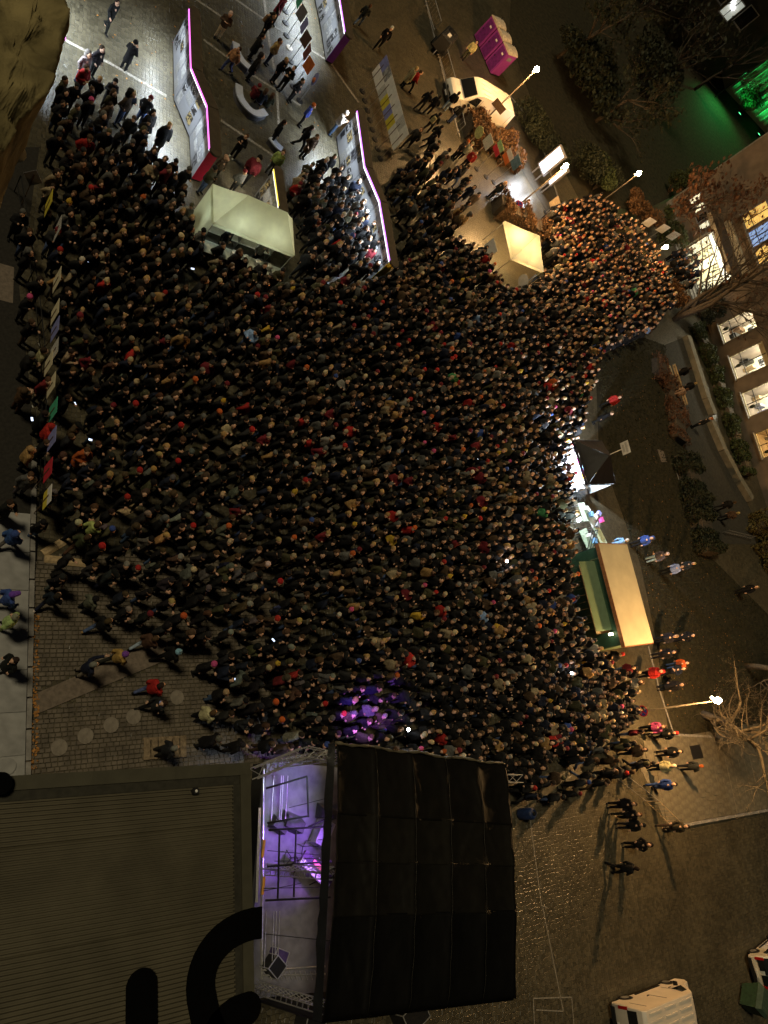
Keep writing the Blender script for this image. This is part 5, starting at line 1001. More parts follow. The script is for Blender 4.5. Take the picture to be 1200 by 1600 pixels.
def green_building():
    f = flip(Fr(at(1133, 140), at(1168, 178)), Vector((0, 0, 0))); t = thing('green_lit_building', 'modern facade with vertical fins washed in green light', 'building', f(5, 0)); B = lambda *a: wallbox(f, *a)
    B('wall', mat('concrete_facade', (.32, .34, .3), .9, .15, .8, .1), t, 0, 30, 0, 18, -10, 0); fin = mat('pale_fin', (.6, .62, .58), .6); pan = mat('window_panel', (.22, .16, .13), .5)
    for i in range(16):
        B('fin', fin, t, i*1.1, i*1.1+.12, .6, 17, .003, .5)
        for j in range(9):
            if (i+j) % 3: B('panel', pan, t, i*1.1+.2, i*1.1+1.0, 1.2+j*1.8, 2.2+j*1.8, .003, .06)
    for a in (2, 7, 12):
        l = thing('ground_floodlight', ['green floodlight at the corner of the finned facade', 'green floodlight in the middle of the finned facade', 'green floodlight at the far end of the finned facade'][a//5], 'floodlight', f(a, 3.4)); MB().box((0, 0, .2), (.5, .3, .3), f.a).build('housing', m_black, l); p = f(a, 3.4, .5); light('green_light', 'SPOT', p, 1300, (.03, 1, .16), l, .2, f(a, 0, 6), 120)
        MB().box((0, 0, .36), (.4, .22, .02), f.a).build('lens', emis('green_lens', (.1, 1, .3), 3), l)
    p = f(-4, 5, 4.5); t2 = thing('green_flood_mast', 'slim mast with green floodlight over the lawn', 'floodlight', (p.x, p.y, 0)); MB().tube([(0, 0, 0), (0, 0, 4.4)], .06, 8).build('pole', m_black, t2); MB().box((0, 0, 4.5), (.4, .3, .2)).build('housing', m_black, t2)
    light('green_light', 'SPOT', (p.x, p.y, 4.3), 4500, (.05, 1, .2), t2, .2, at(1125, 190), 120)
green_building()
t = thing('low_wall', 'pale low wall running along the hedge under the windows', 'wall', at(1110, 620))
P = [at(x, y) for x, y in [(1069, 528), (1084, 575), (1100, 625), (1110, 650)]]; P2 = [at(x, y) for x, y in [(1106, 660), (1125, 705), (1150, 752), (1168, 782)]]
for Q in (P, P2):
    mb = MB()
    for a, b in zip(Q, Q[1:]): n = Vector((-(b-a).y, (b-a).x, 0)).normalized()*.35; mb.hexa([a-n, b-n, b+n, a+n], [a-n+Vector((0, 0, .5)), b-n+Vector((0, 0, .5)), b+n+Vector((0, 0, .5)), a+n+Vector((0, 0, .5))])
    mb.build('wall_section', mat('pale_wall_stone', (.16, .145, .11), .85, .25, 2, .3), t, world=True)
# timber seats in the park at the right
def park_bench(label, x, y, rz):
    t = thing('park_bench', label, 'bench', at(x, y), rz)
    for i in range(4): MB().box((0, -.24+i*.16, .45), (1.8, .12, .04)).build('slat', m_wood, t)
    for i in range(2): MB().box((0, .36, .62+i*.18), (1.8, .03, .12)).build('back_slat', m_wood, t)
    for sx in (-.75, .75):
        MB().box((sx, 0, .215), (.07, .5, .43)).build('leg', m_black, t)
park_bench('timber bench inside the rust coloured hedge', 1052, 622, ang(at(1040, 600), at(1056, 650))); park_bench('timber bench farther up the rust coloured hedge', 1042, 590, ang(at(1040, 600), at(1056, 650)))
def barrier(label, x0, y0, x1, y1, h=1.0, m=m_steel):
    p, q = at(x0, y0), at(x1, y1); t = thing('barrier', label, 'barrier', (p+q)/2); 
    MB().tube([p+Vector((0, 0, h)), q+Vector((0, 0, h))], .022, 6).build('rail', m, t, world=True); MB().tube([p+Vector((0, 0, .2)), q+Vector((0, 0, .2))], .018, 6).build('rail', m, t, world=True)
    n = max(2, int((q-p).length/.35))
    for i in range(n+1): c = p.lerp(q, i/n); MB().tube([c, c+Vector((0, 0, h))], .02 if i in (0, n) else .008, 5).build('post' if i in (0, n) else 'bar', m, t, world=True)
barrier('metal barrier at the crowd edge by the lower lamp', 947, 1207, 1005, 1252); barrier('metal barrier ending beside the person in tan', 1006, 1253, 1042, 1288, m=m_wood); barrier('low white barrier on the far path', 1128, 832, 1170, 842, .6)
barrier('barrier beside the generator trailer', 664, 8, 676, 50); barrier('barrier between the trailer and the van', 684, 90, 698, 140); barrier('barrier in front of the van wheel', 702, 165, 712, 210)
t = thing('blue_barrel', 'blue plastic tank at the far corner of the stage', 'tank', at(812, 1272)); MB().tube([(0, 0, 0), (0, 0, .1), (0, 0, .8), (0, 0, .9)], [.25, .28, .28, .2], 16).build('tank', mat('blue_plastic', (.012, .025, .08), .5), t, True); MB().tube([(0, 0, .9), (0, 0, .95)], .1, 10).build('cap', m_black, t)
for i, (x0, y0, x1, y1, lab) in enumerate([(66, 866, 108, 841, 'pale cable ramp lying slanted on the left setts'), (68, 873, 136, 881, 'long pale cable ramp along the crowd edge at left'), (181, 806, 213, 792, 'short cable ramp among the left crowd'), (52, 835, 50, 878, 'dark cable ramp lying along the left kerb')]):
    p, q = at(x0, y0), at(x1, y1); f = Fr(p, q); t = thing('cable_ramp', lab, 'cable ramp', (p+q)/2); n = max(2, int(f.len/.5))
    for k in range(n):
        mb = MB(); a0, a1 = f.len*k/n+.01, f.len*(k+1)/n-.01; mb.hexa([f(a0, -.15, .03), f(a1, -.15, .03), f(a1, .15, .03), f(a0, .15, .03)], [f(a0, -.06, .09), f(a1, -.06, .09), f(a1, .06, .09), f(a0, .06, .09)]); mb.build('segment', m_wood if i < 3 else m_black, t, world=True)
t = thing('timber_pallet', 'timber pallet lying against the pavilion at the crowd corner', 'pallet', at(255, 1182)); f = flip(Fr(at(222, 1188), at(290, 1183)), at(255, 1170))
for k in range(6): mb = MB(); f.box(mb, f.len*k/6+.01, f.len*(k+1)/6-.03, 0, .75, .12, .15); mb.build('slat', m_oldw, t, world=True)
for b in (.02, .34, .66): mb = MB(); f.box(mb, 0, f.len-.02, b, b+.08, .0, .118); mb.build('bearer', m_oldw, t, world=True)

# ================================================================== PEOPLE
def capsule(mb, p, q, r0, r1, k=10):
    p, q = Vector(p), Vector(q); d = (q-p); L = d.length; d = d/L if L > 1e-6 else Vector((0, 0, 1)); pts, rs = [], []
    for a in (90, 60, 30): pts.append(p-d*r0*math.sin(math.radians(a))); rs.append(max(.002, r0*math.cos(math.radians(a))))
    pts += [p, q]; rs += [r0, r1]
    for a in (30, 60, 90): pts.append(q+d*r1*math.sin(math.radians(a))); rs.append(max(.002, r1*math.cos(math.radians(a))))
    mb.tube(pts, rs, k)
DG = None
def remesh(mb, vox, ratio, sm=2):
    me = bpy.data.meshes.new('t'); me.from_pydata(mb.v, [], mb.f); o = bpy.data.objects.new('t', me); C.objects.link(o)
    r = o.modifiers.new('r', 'REMESH'); r.mode = 'VOXEL'; r.voxel_size = vox; s = o.modifiers.new('s', 'SMOOTH'); s.iterations = sm
    if ratio < 1: d = o.modifiers.new('d', 'DECIMATE'); d.ratio = ratio
    dg = bpy.context.evaluated_depsgraph_get(); e = bpy.data.meshes.new_from_object(o.evaluated_get(dg)); bpy.data.objects.remove(o); bpy.data.meshes.remove(me)
    e.polygons.foreach_set('use_smooth', [True]*len(e.polygons)); return e
def J(**k): return k
S = 1
POSES = {  # elbows and wrists (left, right), knees and ankles (left, right); facing +X
 'stand': J(e=((-.03, .27, 1.13), (-.03, -.27, 1.13)), h=((.07, .25, .90), (.07, -.25, .90))),
 'pockets': J(e=((-.09, .31, 1.14), (-.09, -.31, 1.14)), h=((.10, .20, .99), (.10, -.20, .99))),
 'phone': J(e=((.04, .27, 1.16), (.04, -.27, 1.16)), h=((.27, .09, 1.30), (.27, -.07, 1.30))),
 'crossed': J(e=((.04, .28, 1.15), (.04, -.28, 1.15)), h=((.21, .02, 1.13), (.22, -.04, 1.18))),
 'onehand': J(e=((.06, .27, 1.15), (-.06, -.29, 1.13)), h=((.28, .12, 1.33), (.06, -.23, .93))),
 'walk': J(e=((-.12, .27, 1.14), (.06, -.27, 1.14)), h=((-.10, .25, .91), (.22, -.22, .98)), k=((-.02, .1, .50), (.20, -.1, .53)), a=((-.34, .1, .15), (.27, -.1, .07))),
 'reach': J(e=((.20, .25, 1.36), (.0, -.28, 1.14)), h=((.40, .22, 1.58), (.15, -.22, .98))),
 'sit': J(e=((.08, .26, .68), (.08, -.26, .68)), h=((.32, .14, .64), (.32, -.14, .64)), sit=1),
}
def skeleton(P):
    dz = -.46 if P.get('sit') else 0
    k = P.get('k', ((.02, .1, .5), (.02, -.1, .5))); a = P.get('a', ((0, .11, .07), (0, -.11, .07)))
    if P.get('sit'): k = ((.42, .12, .50), (.42, -.12, .50)); a = ((.42, .13, .07), (.42, -.13, .07))
    return dz, k, a
LIB = {}
def bodies(pose):
    P = POSES[pose]; dz, K, A = skeleton(P); Z = lambda x, y, z: (x, y, z+dz); sh = [Z(0, .185, 1.42), Z(0, -.185, 1.42)]; hip = [Z(0, .09, .93), Z(0, -.09, .93)]
    b = MB(); capsule(b, Z(0, 0, 1.0), Z(0, 0, 1.30), .13, .145); capsule(b, sh[0], sh[1], .07, .07); capsule(b, Z(0, 0, 1.4), Z(.015, 0, 1.56), .06, .052); b.ball(Z(.025, 0, 1.635), (.10, .08, .122), 12, 8); capsule(b, Z(.125, 0, 1.64), Z(.135, 0, 1.605), .011, .016, 6)
    for s in (1, -1): b.ball(Z(.015, s*.082, 1.63), (.02, .014, .032), 6, 4)
    capsule(b, Z(.06, 0, 1.56), Z(.075, 0, 1.55), .045, .04)
    for i in (0, 1):
        capsule(b, sh[i], P['e'][i], .055, .042); capsule(b, P['e'][i], P['h'][i], .042, .03); capsule(b, hip[i], K[i], .09, .06); capsule(b, K[i], A[i], .058, .04); capsule(b, A[i], (A[i][0]+.13, A[i][1], .045), .035, .03)
        h = Vector(P['h'][i]); d = (h-Vector(P['e'][i])).normalized(); h2 = h+d*.08; capsule(b, h, h2, .032, .034)
    me = remesh(b, .02, .34)
    fx = MB()                                                   # fingers
    for i in (0, 1):
        h = Vector(P['h'][i]); d = (h-Vector(P['e'][i])).normalized(); u = d.cross(Vector((0, 0, 1))); u = u.normalized() if u.length > .1 else Vector((1, 0, 0)); c = u.cross(d); root = h+d*.10
        for k, l in enumerate((.075, .085, .08, .062)): q = root+u*(k-1.5)*.02; fx.tube([q-d*.03, q+d*l*.5, q+d*l*.85-c*.02], [.010, .009, .007], 4)
        s = 1 if i else -1; q = h+d*.03+u*s*.03; fx.tube([q, q+u*s*.03+d*.03, q+u*s*.03+d*.06], [.012, .010, .008], 4)
    ey = MB()
    for s in (1, -1): ey.ball(Z(.113, s*.032, 1.648), (.012, .014, .009), 6, 4)
    ey.ball(Z(.121, 0, 1.572), (.010, .026, .006), 6, 4)
    nv = len(me.vertices); bv = np.empty(nv*3); me.vertices.foreach_get('co', bv); V = [tuple(x) for x in bv.reshape(-1, 3)]; F = [tuple(p.vertices) for p in me.polygons]; col = [(1, 1, 1)]*nv
    for x, c in ((fx, (1, 1, 1)), (ey, (.12, .07, .06))): o = len(V); V += x.v; F += [tuple(i+o for i in f_) for f_ in x.f]; col += [c]*len(x.v)
    zc = 1.52+dz; V = [(x*1.16, y*1.16, zc+(z-zc)*1.16) if z > zc and abs(y) < .15 and abs(x) < .2 else (x, y, z) for x, y, z in V]
    m2 = bpy.data.meshes.new('person_body'); m2.from_pydata(V, [], F); m2.polygons.foreach_set('use_smooth', [True]*len(F)); at_ = m2.attributes.new('Col', 'FLOAT_COLOR', 'POINT'); at_.data.foreach_set('color', np.c_[np.array(col), np.ones(len(V))].ravel()); m2.materials.append(M_SKIN); bpy.data.meshes.remove(me); m2.update(); return m2
def garment(pose, kind):
    P = POSES[pose]; dz, K, A = skeleton(P); Z = lambda x, y, z: (x, y, z+dz); b = MB()
    sh = [Z(-.005, .18, 1.415), Z(-.005, -.18, 1.415)]
    if kind in ('jacket', 'coat', 'puffer'):
        g = {'jacket': 1, 'coat': 1.02, 'puffer': 1.16}[kind]; lo = .88 if kind != 'coat' else .55
        if P.get('sit'): lo = .92
        b.ball(Z(-.01, 0, 1.25), (.155*g, .205*g, .22), 14, 9); b.ball(Z(-.01, 0, 1.06), (.150*g, .195*g, .21), 14, 9); b.ball(Z(-.01, 0, 1.36), (.125*g, .20*g, .10), 12, 7); b.tube([Z(-.005, 0, 1.2), Z(0, 0, lo)], [.165*g, .185*g if kind != 'coat' else .21], 12)
        capsule(b, sh[0], sh[1], .082*g, .082*g); capsule(b, Z(-.02, 0, 1.43), Z(0, 0, 1.50), .085, .075); b.ball(Z(-.09, 0, 1.46), (.075, .12, .055), 10, 6)
        for i in (0, 1): capsule(b, sh[i], P['e'][i], .078*g, .066*g); capsule(b, P['e'][i], tuple(Vector(P['e'][i]).lerp(Vector(P['h'][i]), .95)), .064*g, .05*g)
        return remesh(b, .024, .42)
    if kind == 'trousers':
        for i in (0, 1): h = Z(0, (.09, -.09)[i], .92); capsule(b, h, K[i], .108, .078); capsule(b, K[i], tuple(Vector(K[i]).lerp(Vector(A[i]), .93)), .076, .062)
        b.ball(Z(-.01, 0, .93), (.13, .165, .11), 12, 7); return remesh(b, .024, .3)
    if kind == 'shoes':
        for i in (0, 1): a = A[i]; capsule(b, (a[0]-.05, a[1], a[2]-.012), (a[0]+.16, a[1], a[2]-.022), .048, .042)
        return remesh(b, .02, .35)
    if kind == 'beanie': b.ball(Z(.012, 0, 1.70), (.112, .097, .098), 14, 8); b.tube([Z(.014, 0, 1.655), Z(.014, 0, 1.705)], .106, 14)
    if kind == 'pom': b.ball(Z(.012, 0, 1.70), (.112, .097, .10), 14, 8); b.tube([Z(.014, 0, 1.655), Z(.014, 0, 1.705)], .106, 14); b.ball(Z(0, 0, 1.825), .045, 8, 6)
    if kind == 'hair': b.ball(Z(.005, 0, 1.675), (.108, .09, .097), 14, 8); b.ball(Z(-.035, 0, 1.62), (.075, .082, .085), 12, 7)
    if kind == 'longhair': b.ball(Z(.0, 0, 1.675), (.112, .098, .10), 14, 8); b.ball(Z(-.05, 0, 1.56), (.08, .105, .15), 12, 7)
    if kind == 'hood': b.ball(Z(-.03, 0, 1.66), (.125, .118, .135), 14, 8); b.ball(Z(-.04, 0, 1.52), (.11, .13, .09), 12, 7)
    if kind == 'cap': b.ball(Z(.008, 0, 1.685), (.112, .096, .085), 14, 8); b.tube([Z(.09, 0, 1.675), Z(.2, 0, 1.66)], [.085, .06], 12)
    if kind == 'bag': b.hexa([Z(-.36, -.15, .98), Z(-.17, -.15, .98), Z(-.17, .15, .98), Z(-.36, .15, .98)], [Z(-.30, -.13, 1.42), Z(-.17, -.13, 1.42), Z(-.17, .13, 1.42), Z(-.30, .13, 1.42)])
    if kind == 'scarf': capsule(b, Z(.03, .06, 1.49), Z(.03, -.06, 1.49), .06, .06); capsule(b, Z(-.05, .05, 1.50), Z(-.05, -.05, 1.50), .06, .06)
    return remesh(b, .022, .45)
def lib(pose, kind):
    k = ('sit' if pose == 'sit' else 'stand', kind) if kind in ('beanie', 'pom', 'hair', 'longhair', 'hood', 'cap', 'bag', 'scarf') else (pose, kind)
    if k not in LIB:
        me = bodies(pose) if kind == 'body' else garment(k[0] if len(k) else pose, kind) if kind in ('beanie', 'pom', 'hair', 'longhair', 'hood', 'cap', 'bag', 'scarf') else garment(pose, kind)
        if kind in ('beanie', 'pom', 'hair', 'longhair', 'hood', 'cap'):
            zc = 1.52-(.46 if k[0] == 'sit' else 0)
            for v in me.vertices: v.co = (v.co.x*1.17-.024, v.co.y*1.17, zc+(v.co.z-zc)*1.17+.006)
        if kind != 'body': me.materials.append(M_CLOTH)
        me.name = kind; LIB[k] = me
    return LIB[k]
PAL = {'black': (.006, .006, .0065), 'charcoal': (.016, .016, .017), 'navy': (.008, .011, .024), 'grey': (.085, .085, .08), 'light grey': (.20, .19, .17), 'brown': (.06, .038, .022), 'olive': (.05, .047, .024), 'beige': (.25, .20, .125), 'tan': (.30, .18, .07), 'white': (.5, .46, .38), 'red': (.30, .018, .015), 'maroon': (.12, .012, .018), 'orange': (.38, .085, .02), 'yellow': (.40, .26, .03), 'blue': (.03, .06, .22), 'light blue': (.22, .34, .58), 'green': (.05, .20, .08), 'pale green': (.30, .36, .14), 'pink': (.42, .06, .16), 'purple': (.12, .05, .30), 'jeans': (.06, .09, .19), 'pale jeans': (.26, .34, .50), 'blond': (.34, .22, .09), 'dark hair': (.022, .014, .010), 'brown hair': (.06, .034, .018), 'grey hair': (.17, .155, .13), 'cream': (.42, .34, .20)}
SKINS = [(.54, .32, .21), (.58, .35, .24), (.48, .28, .18), (.54, .34, .24), (.30, .17, .11)]
NP = [0]
def person(x, y, rz, pose, top, topc, legc, head, headc, label, group=None, extra=None, sc_=1.0, z=0.0, shoec='black', skin=None):
    o = link('person', lib(pose, 'body')); o.location = (x, y, z); o.rotation_euler = (0, 0, rz); o.scale = (sc_, sc_, sc_*R.uniform(.96, 1.04)); o.color = (*(skin or R.choice(SKINS[:4])), 1); tag(o, label, 'person', group)
    def wear(kind, name, c):
        w = link(name, lib(pose, kind), o); q = PAL[c]; w.color = (*[max(.004, v*R.uniform(.85, 1.15)) for v in q], 1)
    wear(top, 'jacket', topc); wear('trousers', 'trousers', legc); wear('shoes', 'shoes', shoec); wear(head, 'hair' if 'hair' in head else ('hood' if head == 'hood' else 'hat'), headc)
    for e, c in (extra or []): wear(e, {'bag': 'backpack', 'scarf': 'scarf'}[e], c)
    NP[0] += 1; return o
def facing(x, y, tx, ty): a, b = at(x, y), at(tx, ty); return math.atan2(b.y-a.y, b.x-a.x)
# --- people that stand out: (feet picture point, looks-towards point, pose, coat, colours, headwear, label)
HAND = [
 (164, 47, (200, 120), 'walk', 'jacket', 'black', 'black', 'hair', 'dark hair', 'person in black walking alone across the top left setts', 0, None),
 (192, 108, (240, 80), 'phone', 'coat', 'black', 'black', 'beanie', 'black', 'person in long black coat looking at a phone in the open', 0, None),
 (120, 128, (160, 200), 'stand', 'jacket', 'light grey', 'jeans', 'hood', 'grey', 'person in pale grey jacket and jeans behind the red jacket', 0, None),
 (116, 150, (150, 210), 'crossed', 'puffer', 'red', 'jeans', 'hair', 'brown hair', 'person in bright red jacket at the top left of the crowd', 0, None),
 (84, 168, (140, 230), 'stand', 'jacket', 'olive', 'charcoal', 'hair', 'dark hair', 'person in olive jacket casting a long shadow by the ledge', 0, None),
 (140, 120, (180, 180), 'pockets', 'jacket', 'black', 'black', 'hair', 'dark hair', 'person in black jacket just right of the pale grey jacket', 0, None),
 (338, 60, (320, 90), 'phone', 'puffer', 'brown', 'cream', 'beanie', 'white', 'person in brown jacket, white trousers and white hat', 0, None),
 (352, 112, (300, 110), 'walk', 'puffer', 'tan', 'jeans', 'hair', 'dark hair', 'person in orange brown jacket behind the magenta wall', 0, None),
 (362, 246, (330, 260), 'phone', 'jacket', 'black', 'black', 'hair', 'brown hair', 'person in black with white shoes beside the red end panel', 0, None),
 (388, 92, (430, 120), 'crossed', 'coat', 'black', 'black', 'hair', 'dark hair', 'person in long black coat standing inside the bench arc', 0, None),
 (404, 62, (430, 100), 'stand', 'jacket', 'black', 'black', 'hair', 'dark hair', 'person in black jacket with tan satchel above the benches', 0, [('bag', 'tan')]),
 (414, 100, (440, 130), 'pockets', 'puffer', 'tan', 'navy', 'hair', 'brown hair', 'person in tan jacket among the bench group', 0, None),
 (385, 125, (420, 150), 'stand', 'coat', 'black', 'black', 'hood', 'charcoal', 'person in black hooded coat at the long bench end', 0, None),
 (398, 168, (420, 130), 'sit', 'jacket', 'navy', 'pale jeans', 'longhair', 'brown hair', 'person in pale jeans sitting on the long curved bench', 0, None),
 (410, 172, (430, 140), 'sit', 'jacket', 'olive', 'black', 'longhair', 'brown hair', 'person in olive top sitting beside the pale jeans', 0, None),
 (388, 160, (420, 150), 'sit', 'jacket', 'maroon', 'black', 'beanie', 'maroon', 'person in maroon hat sitting on the long curved bench', 0, None),
 (424, 128, (440, 160), 'stand', 'jacket', 'black', 'black', 'hair', 'blond', 'blond person in black jacket in the bench group', 0, None),
 (436, 140, (410, 150), 'crossed', 'jacket', 'black', 'charcoal', 'hair', 'dark hair', 'person in black with folded arms in the bench group', 0, None),
 (450, 158, (470, 190), 'pockets', 'jacket', 'black', 'black', 'hair', 'dark hair', 'tall person in black standing right of the bench group', 0, None),
 (424, 32, (440, 60), 'walk', 'coat', 'maroon', 'black', 'hair', 'dark hair', 'person in dark maroon coat at the top edge', 0, None),
 (466, 196, (500, 230), 'stand', 'jacket', 'blue', 'black', 'beanie', 'orange', 'person in blue jacket with orange hat below the stands', 0, None),
 (420, 224, (450, 240), 'stand', 'jacket', 'black', 'black', 'hair', 'dark hair', 'person in black beside the short curved bench', 0, None),
 (462, 232, (500, 250), 'walk', 'jacket', 'black', 'black', 'hair', 'dark hair', 'person in black walking towards the violet wall', 0, None),
 (470, 246, (480, 280), 'pockets', 'coat', 'brown', 'black', 'hair', 'brown hair', 'person in long brown coat left of the violet wall', 0, None),
 (418, 270, (400, 300), 'stand', 'puffer', 'pale green', 'grey', 'hair', 'brown hair', 'person in pale green jacket above the yellow framed wall', 0, None),
 (330, 280, (350, 320), 'stand', 'jacket', 'brown', 'black', 'cap', 'cream', 'person in brown with cream cap beside the pale tent', 0, None),
 (556, 40, (590, 20), 'walk', 'jacket', 'charcoal', 'jeans', 'hair', 'brown hair', 'person in jeans walking alone right of the purple end', 0, None),
 (587, 76, (560, 110), 'walk', 'jacket', 'black', 'black', 'beanie', 'white', 'person in black with white hat walking near the sign row', 0, None),
 (514, 210, (540, 230), 'phone', 'puffer', 'light grey', 'jeans', 'beanie', 'light grey', 'person in pale grey puffer jacket at the violet wall corner', 0, None),
 (634, 140, (660, 160), 'walk', 'jacket', 'red', 'black', 'hair', 'brown hair', 'person in red jacket right of the sign row', 0, None),
 (626, 136, (660, 150), 'stand', 'coat', 'beige', 'black', 'hair', 'blond', 'person in beige coat beside the red jacket, sign row', 0, None),
 (722, 92, (700, 110), 'stand', 'puffer', 'pale green', 'olive', 'hair', 'dark hair', 'person in pale safety jacket in front of the purple toilets', 0, None),
 (650, 172, (680, 160), 'walk', 'jacket', 'black', 'black', 'hair', 'dark hair', 'person in black walking ahead of the van group', 0, None),
 (664, 178, (690, 160), 'walk', 'jacket', 'black', 'charcoal', 'hair', 'dark hair', 'person in black with grey trousers, van group', 0, None),
 (692, 172, (700, 150), 'stand', 'jacket', 'black', 'pale jeans', 'hair', 'dark hair', 'person in pale jeans leaning on the front of the van', 0, None),
 (700, 192, (690, 170), 'stand', 'jacket', 'black', 'jeans', 'hair', 'dark hair', 'person in jeans beside the van wheel', 0, None),
 (662, 206, (690, 200), 'walk', 'jacket', 'black', 'black', 'hair', 'dark hair', 'person in black with crossed bag below the van group', 0, [('bag', 'beige')]),
 (665, 225, (690, 230), 'walk', 'jacket', 'black', 'black', 'hair', 'dark hair', 'person in black striding by the hedge, upper', 0, None),
 (712, 250, (690, 280), 'walk', 'puffer', 'white', 'black', 'beanie', 'cream', 'person in white jacket walking near the hedge signs', 0, None),
 (720, 262, (700, 290), 'stand', 'jacket', 'red', 'black', 'hair', 'brown hair', 'person in red jacket walking near the hedge signs', 0, None),
 (706, 246, (720, 280), 'stand', 'jacket', 'charcoal', 'black', 'beanie', 'orange', 'person in orange hat near the hedge signs', 0, None),
 (762, 310, (740, 300), 'stand', 'jacket', 'charcoal', 'black', 'hair', 'blond', 'person standing beside the second hedge by the road', 0, None),
 (945, 856, (980, 850), 'walk', 'jacket', 'light blue', 'light blue', 'beanie', 'white', 'person in pale blue outfit and white hat by the booth', 0, None),
 (985, 852, (960, 860), 'stand', 'jacket', 'blue', 'black', 'hood', 'blue', 'person in hooded blue jacket behind the booth', 0, None),
 (1008, 876, (980, 880), 'stand', 'jacket', 'grey', 'pale jeans', 'beanie', 'white', 'person in grey with white hat behind the booth', 0, None),
 (1030, 896, (1000, 900), 'stand', 'jacket', 'light blue', 'black', 'hair', 'brown hair', 'person in light blue jacket on the lawn behind the booth', 0, None),
 (1052, 890, (1030, 880), 'stand', 'jacket', 'charcoal', 'black', 'hair', 'blond', 'dim person in dark clothes farther onto the lawn', 0, None),
 (1020, 1002, (990, 1010), 'stand', 'jacket', 'charcoal', 'black', 'beanie', 'beige', 'person with beige hat at the rear corner of the booth', 0, None),
 (1050, 1000, (1020, 1000), 'pockets', 'coat', 'black', 'black', 'hair', 'dark hair', 'person in black alone on the lawn behind the booth', 0, None),
 (995, 1056, (960, 1050), 'stand', 'puffer', 'red', 'black', 'hood', 'red', 'person in bright red jacket beside the timber walkway', 0, None),
 (1018, 1026, (990, 1030), 'stand', 'jacket', 'black', 'black', 'hair', 'brown hair', 'person in black between booth and red jacket', 0, None),
 (1040, 1042, (1010, 1050), 'stand', 'jacket', 'orange', 'jeans', 'hair', 'brown hair', 'person in orange vest at the lawn edge', 0, None),
 (1030, 1052, (1000, 1050), 'crossed', 'jacket', 'navy', 'black', 'hair', 'brown hair', 'person in navy jacket next to the orange vest', 0, None),
 (1028, 1076, (1000, 1080), 'stand', 'coat', 'black', 'black', 'hair', 'dark hair', 'person in long black coat above the lower lamp', 0, None),
 (1015, 1150, (980, 1150), 'walk', 'jacket', 'black', 'black', 'beanie', 'red', 'person in black with red hat below the lower lamp', 0, None),
 (1000, 1140, (960, 1150), 'stand', 'jacket', 'pink', 'black', 'hair', 'brown hair', 'person in pink top below the no stopping sign', 0, None),
 (1012, 1228, (980, 1240), 'walk', 'jacket', 'blue', 'blue', 'hair', 'dark hair', 'person all in blue walking on the right pavement', 0, None),
 (950, 1258, (920, 1270), 'stand', 'jacket', 'black', 'black', 'hair', 'dark hair', 'person in black, first of three by the barrier', 0, None),
 (958, 1274, (930, 1280), 'walk', 'jacket', 'black', 'black', 'hair', 'brown hair', 'person in black, middle of three by the barrier', 0, None),
 (964, 1290, (930, 1300), 'stand', 'jacket', 'black', 'charcoal', 'beanie', 'black', 'person in black, last of three by the barrier', 0, None),
 (1030, 1292, (1000, 1300), 'walk', 'jacket', 'olive', 'brown', 'hair', 'dark hair', 'person in olive tan clothes at the right kerb', 0, None),
 (974, 1320, (940, 1330), 'pockets', 'jacket', 'black', 'black', 'hood', 'black', 'person in black hood alone below the three', 0, None),
 (950, 1356, (980, 1380), 'walk', 'jacket', 'black', 'black', 'hair', 'dark hair', 'person in black walking alone on the open right setts', 0, None),
 (1058, 1200, (1090, 1200), 'walk', 'jacket', 'charcoal', 'black', 'hair', 'orange', 'person with reddish hair walking away on the pavement', 0, None),
 (1012, 1200, (980, 1210), 'stand', 'puffer', 'cream', 'black', 'beanie', 'white', 'person in cream jacket and white hat on the pavement', 0, None),
 (1024, 1178, (990, 1180), 'stand', 'jacket', 'black', 'black', 'hair', 'dark hair', 'person in black facing the barrier on the pavement', 0, None),
 (120, 1052, (190, 1040), 'reach', 'jacket', 'navy', 'light grey', 'hair', 'grey hair', 'person in navy jacket holding out a phone on the setts', 0, None),
 (168, 1036, (260, 1010), 'walk', 'jacket', 'tan', 'charcoal', 'beanie', 'purple', 'person in tan jacket with violet hat on the setts', 0, None),
 (214, 1012, (300, 960), 'walk', 'puffer', 'brown', 'pale jeans', 'hair', 'brown hair', 'person in brown jacket and pale jeans walking to the crowd', 0, None),
 (144, 986, (220, 950), 'walk', 'jacket', 'black', 'jeans', 'hair', 'brown hair', 'person in black jacket and blue jeans with tan shoes', 0, None),
 (126, 952, (200, 920), 'stand', 'jacket', 'grey', 'charcoal', 'beanie', 'black', 'person in grey jacket at the left crowd edge', 0, None),
 (222, 1082, (300, 1050), 'walk', 'puffer', 'red', 'jeans', 'hair', 'dark hair', 'person in red jacket and jeans on the setts', 0, None),
 (228, 1108, (150, 1130), 'walk', 'jacket', 'charcoal', 'black', 'hair', 'dark hair', 'person in dark coat with pale scarf near the round covers', 0, [('scarf', 'light blue')]),
 (248, 1032, (320, 1010), 'walk', 'jacket', 'black', 'black', 'pom', 'light blue', 'person in black with blue striped hat on the brown strip', 0, None),
 (68, 948, (120, 900), 'walk', 'jacket', 'navy', 'navy', 'hair', 'dark hair', 'person in navy with white shoes near the kerb', 0, None),
 (2, 982, (-30, 960), 'stand', 'puffer', 'pale green', 'pale green', 'pom', 'light grey', 'person in pale patterned safety clothing on the left pavement', 0, None),
 (-2, 950, (40, 940), 'walk', 'jacket', 'blue', 'blue', 'cap', 'purple', 'person in blue with violet cap at the left edge', 0, None),
 (2, 1046, (-40, 1060), 'stand', 'coat', 'black', 'black', 'hair', 'dark hair', 'person in black coat cut by the left edge', 0, None),
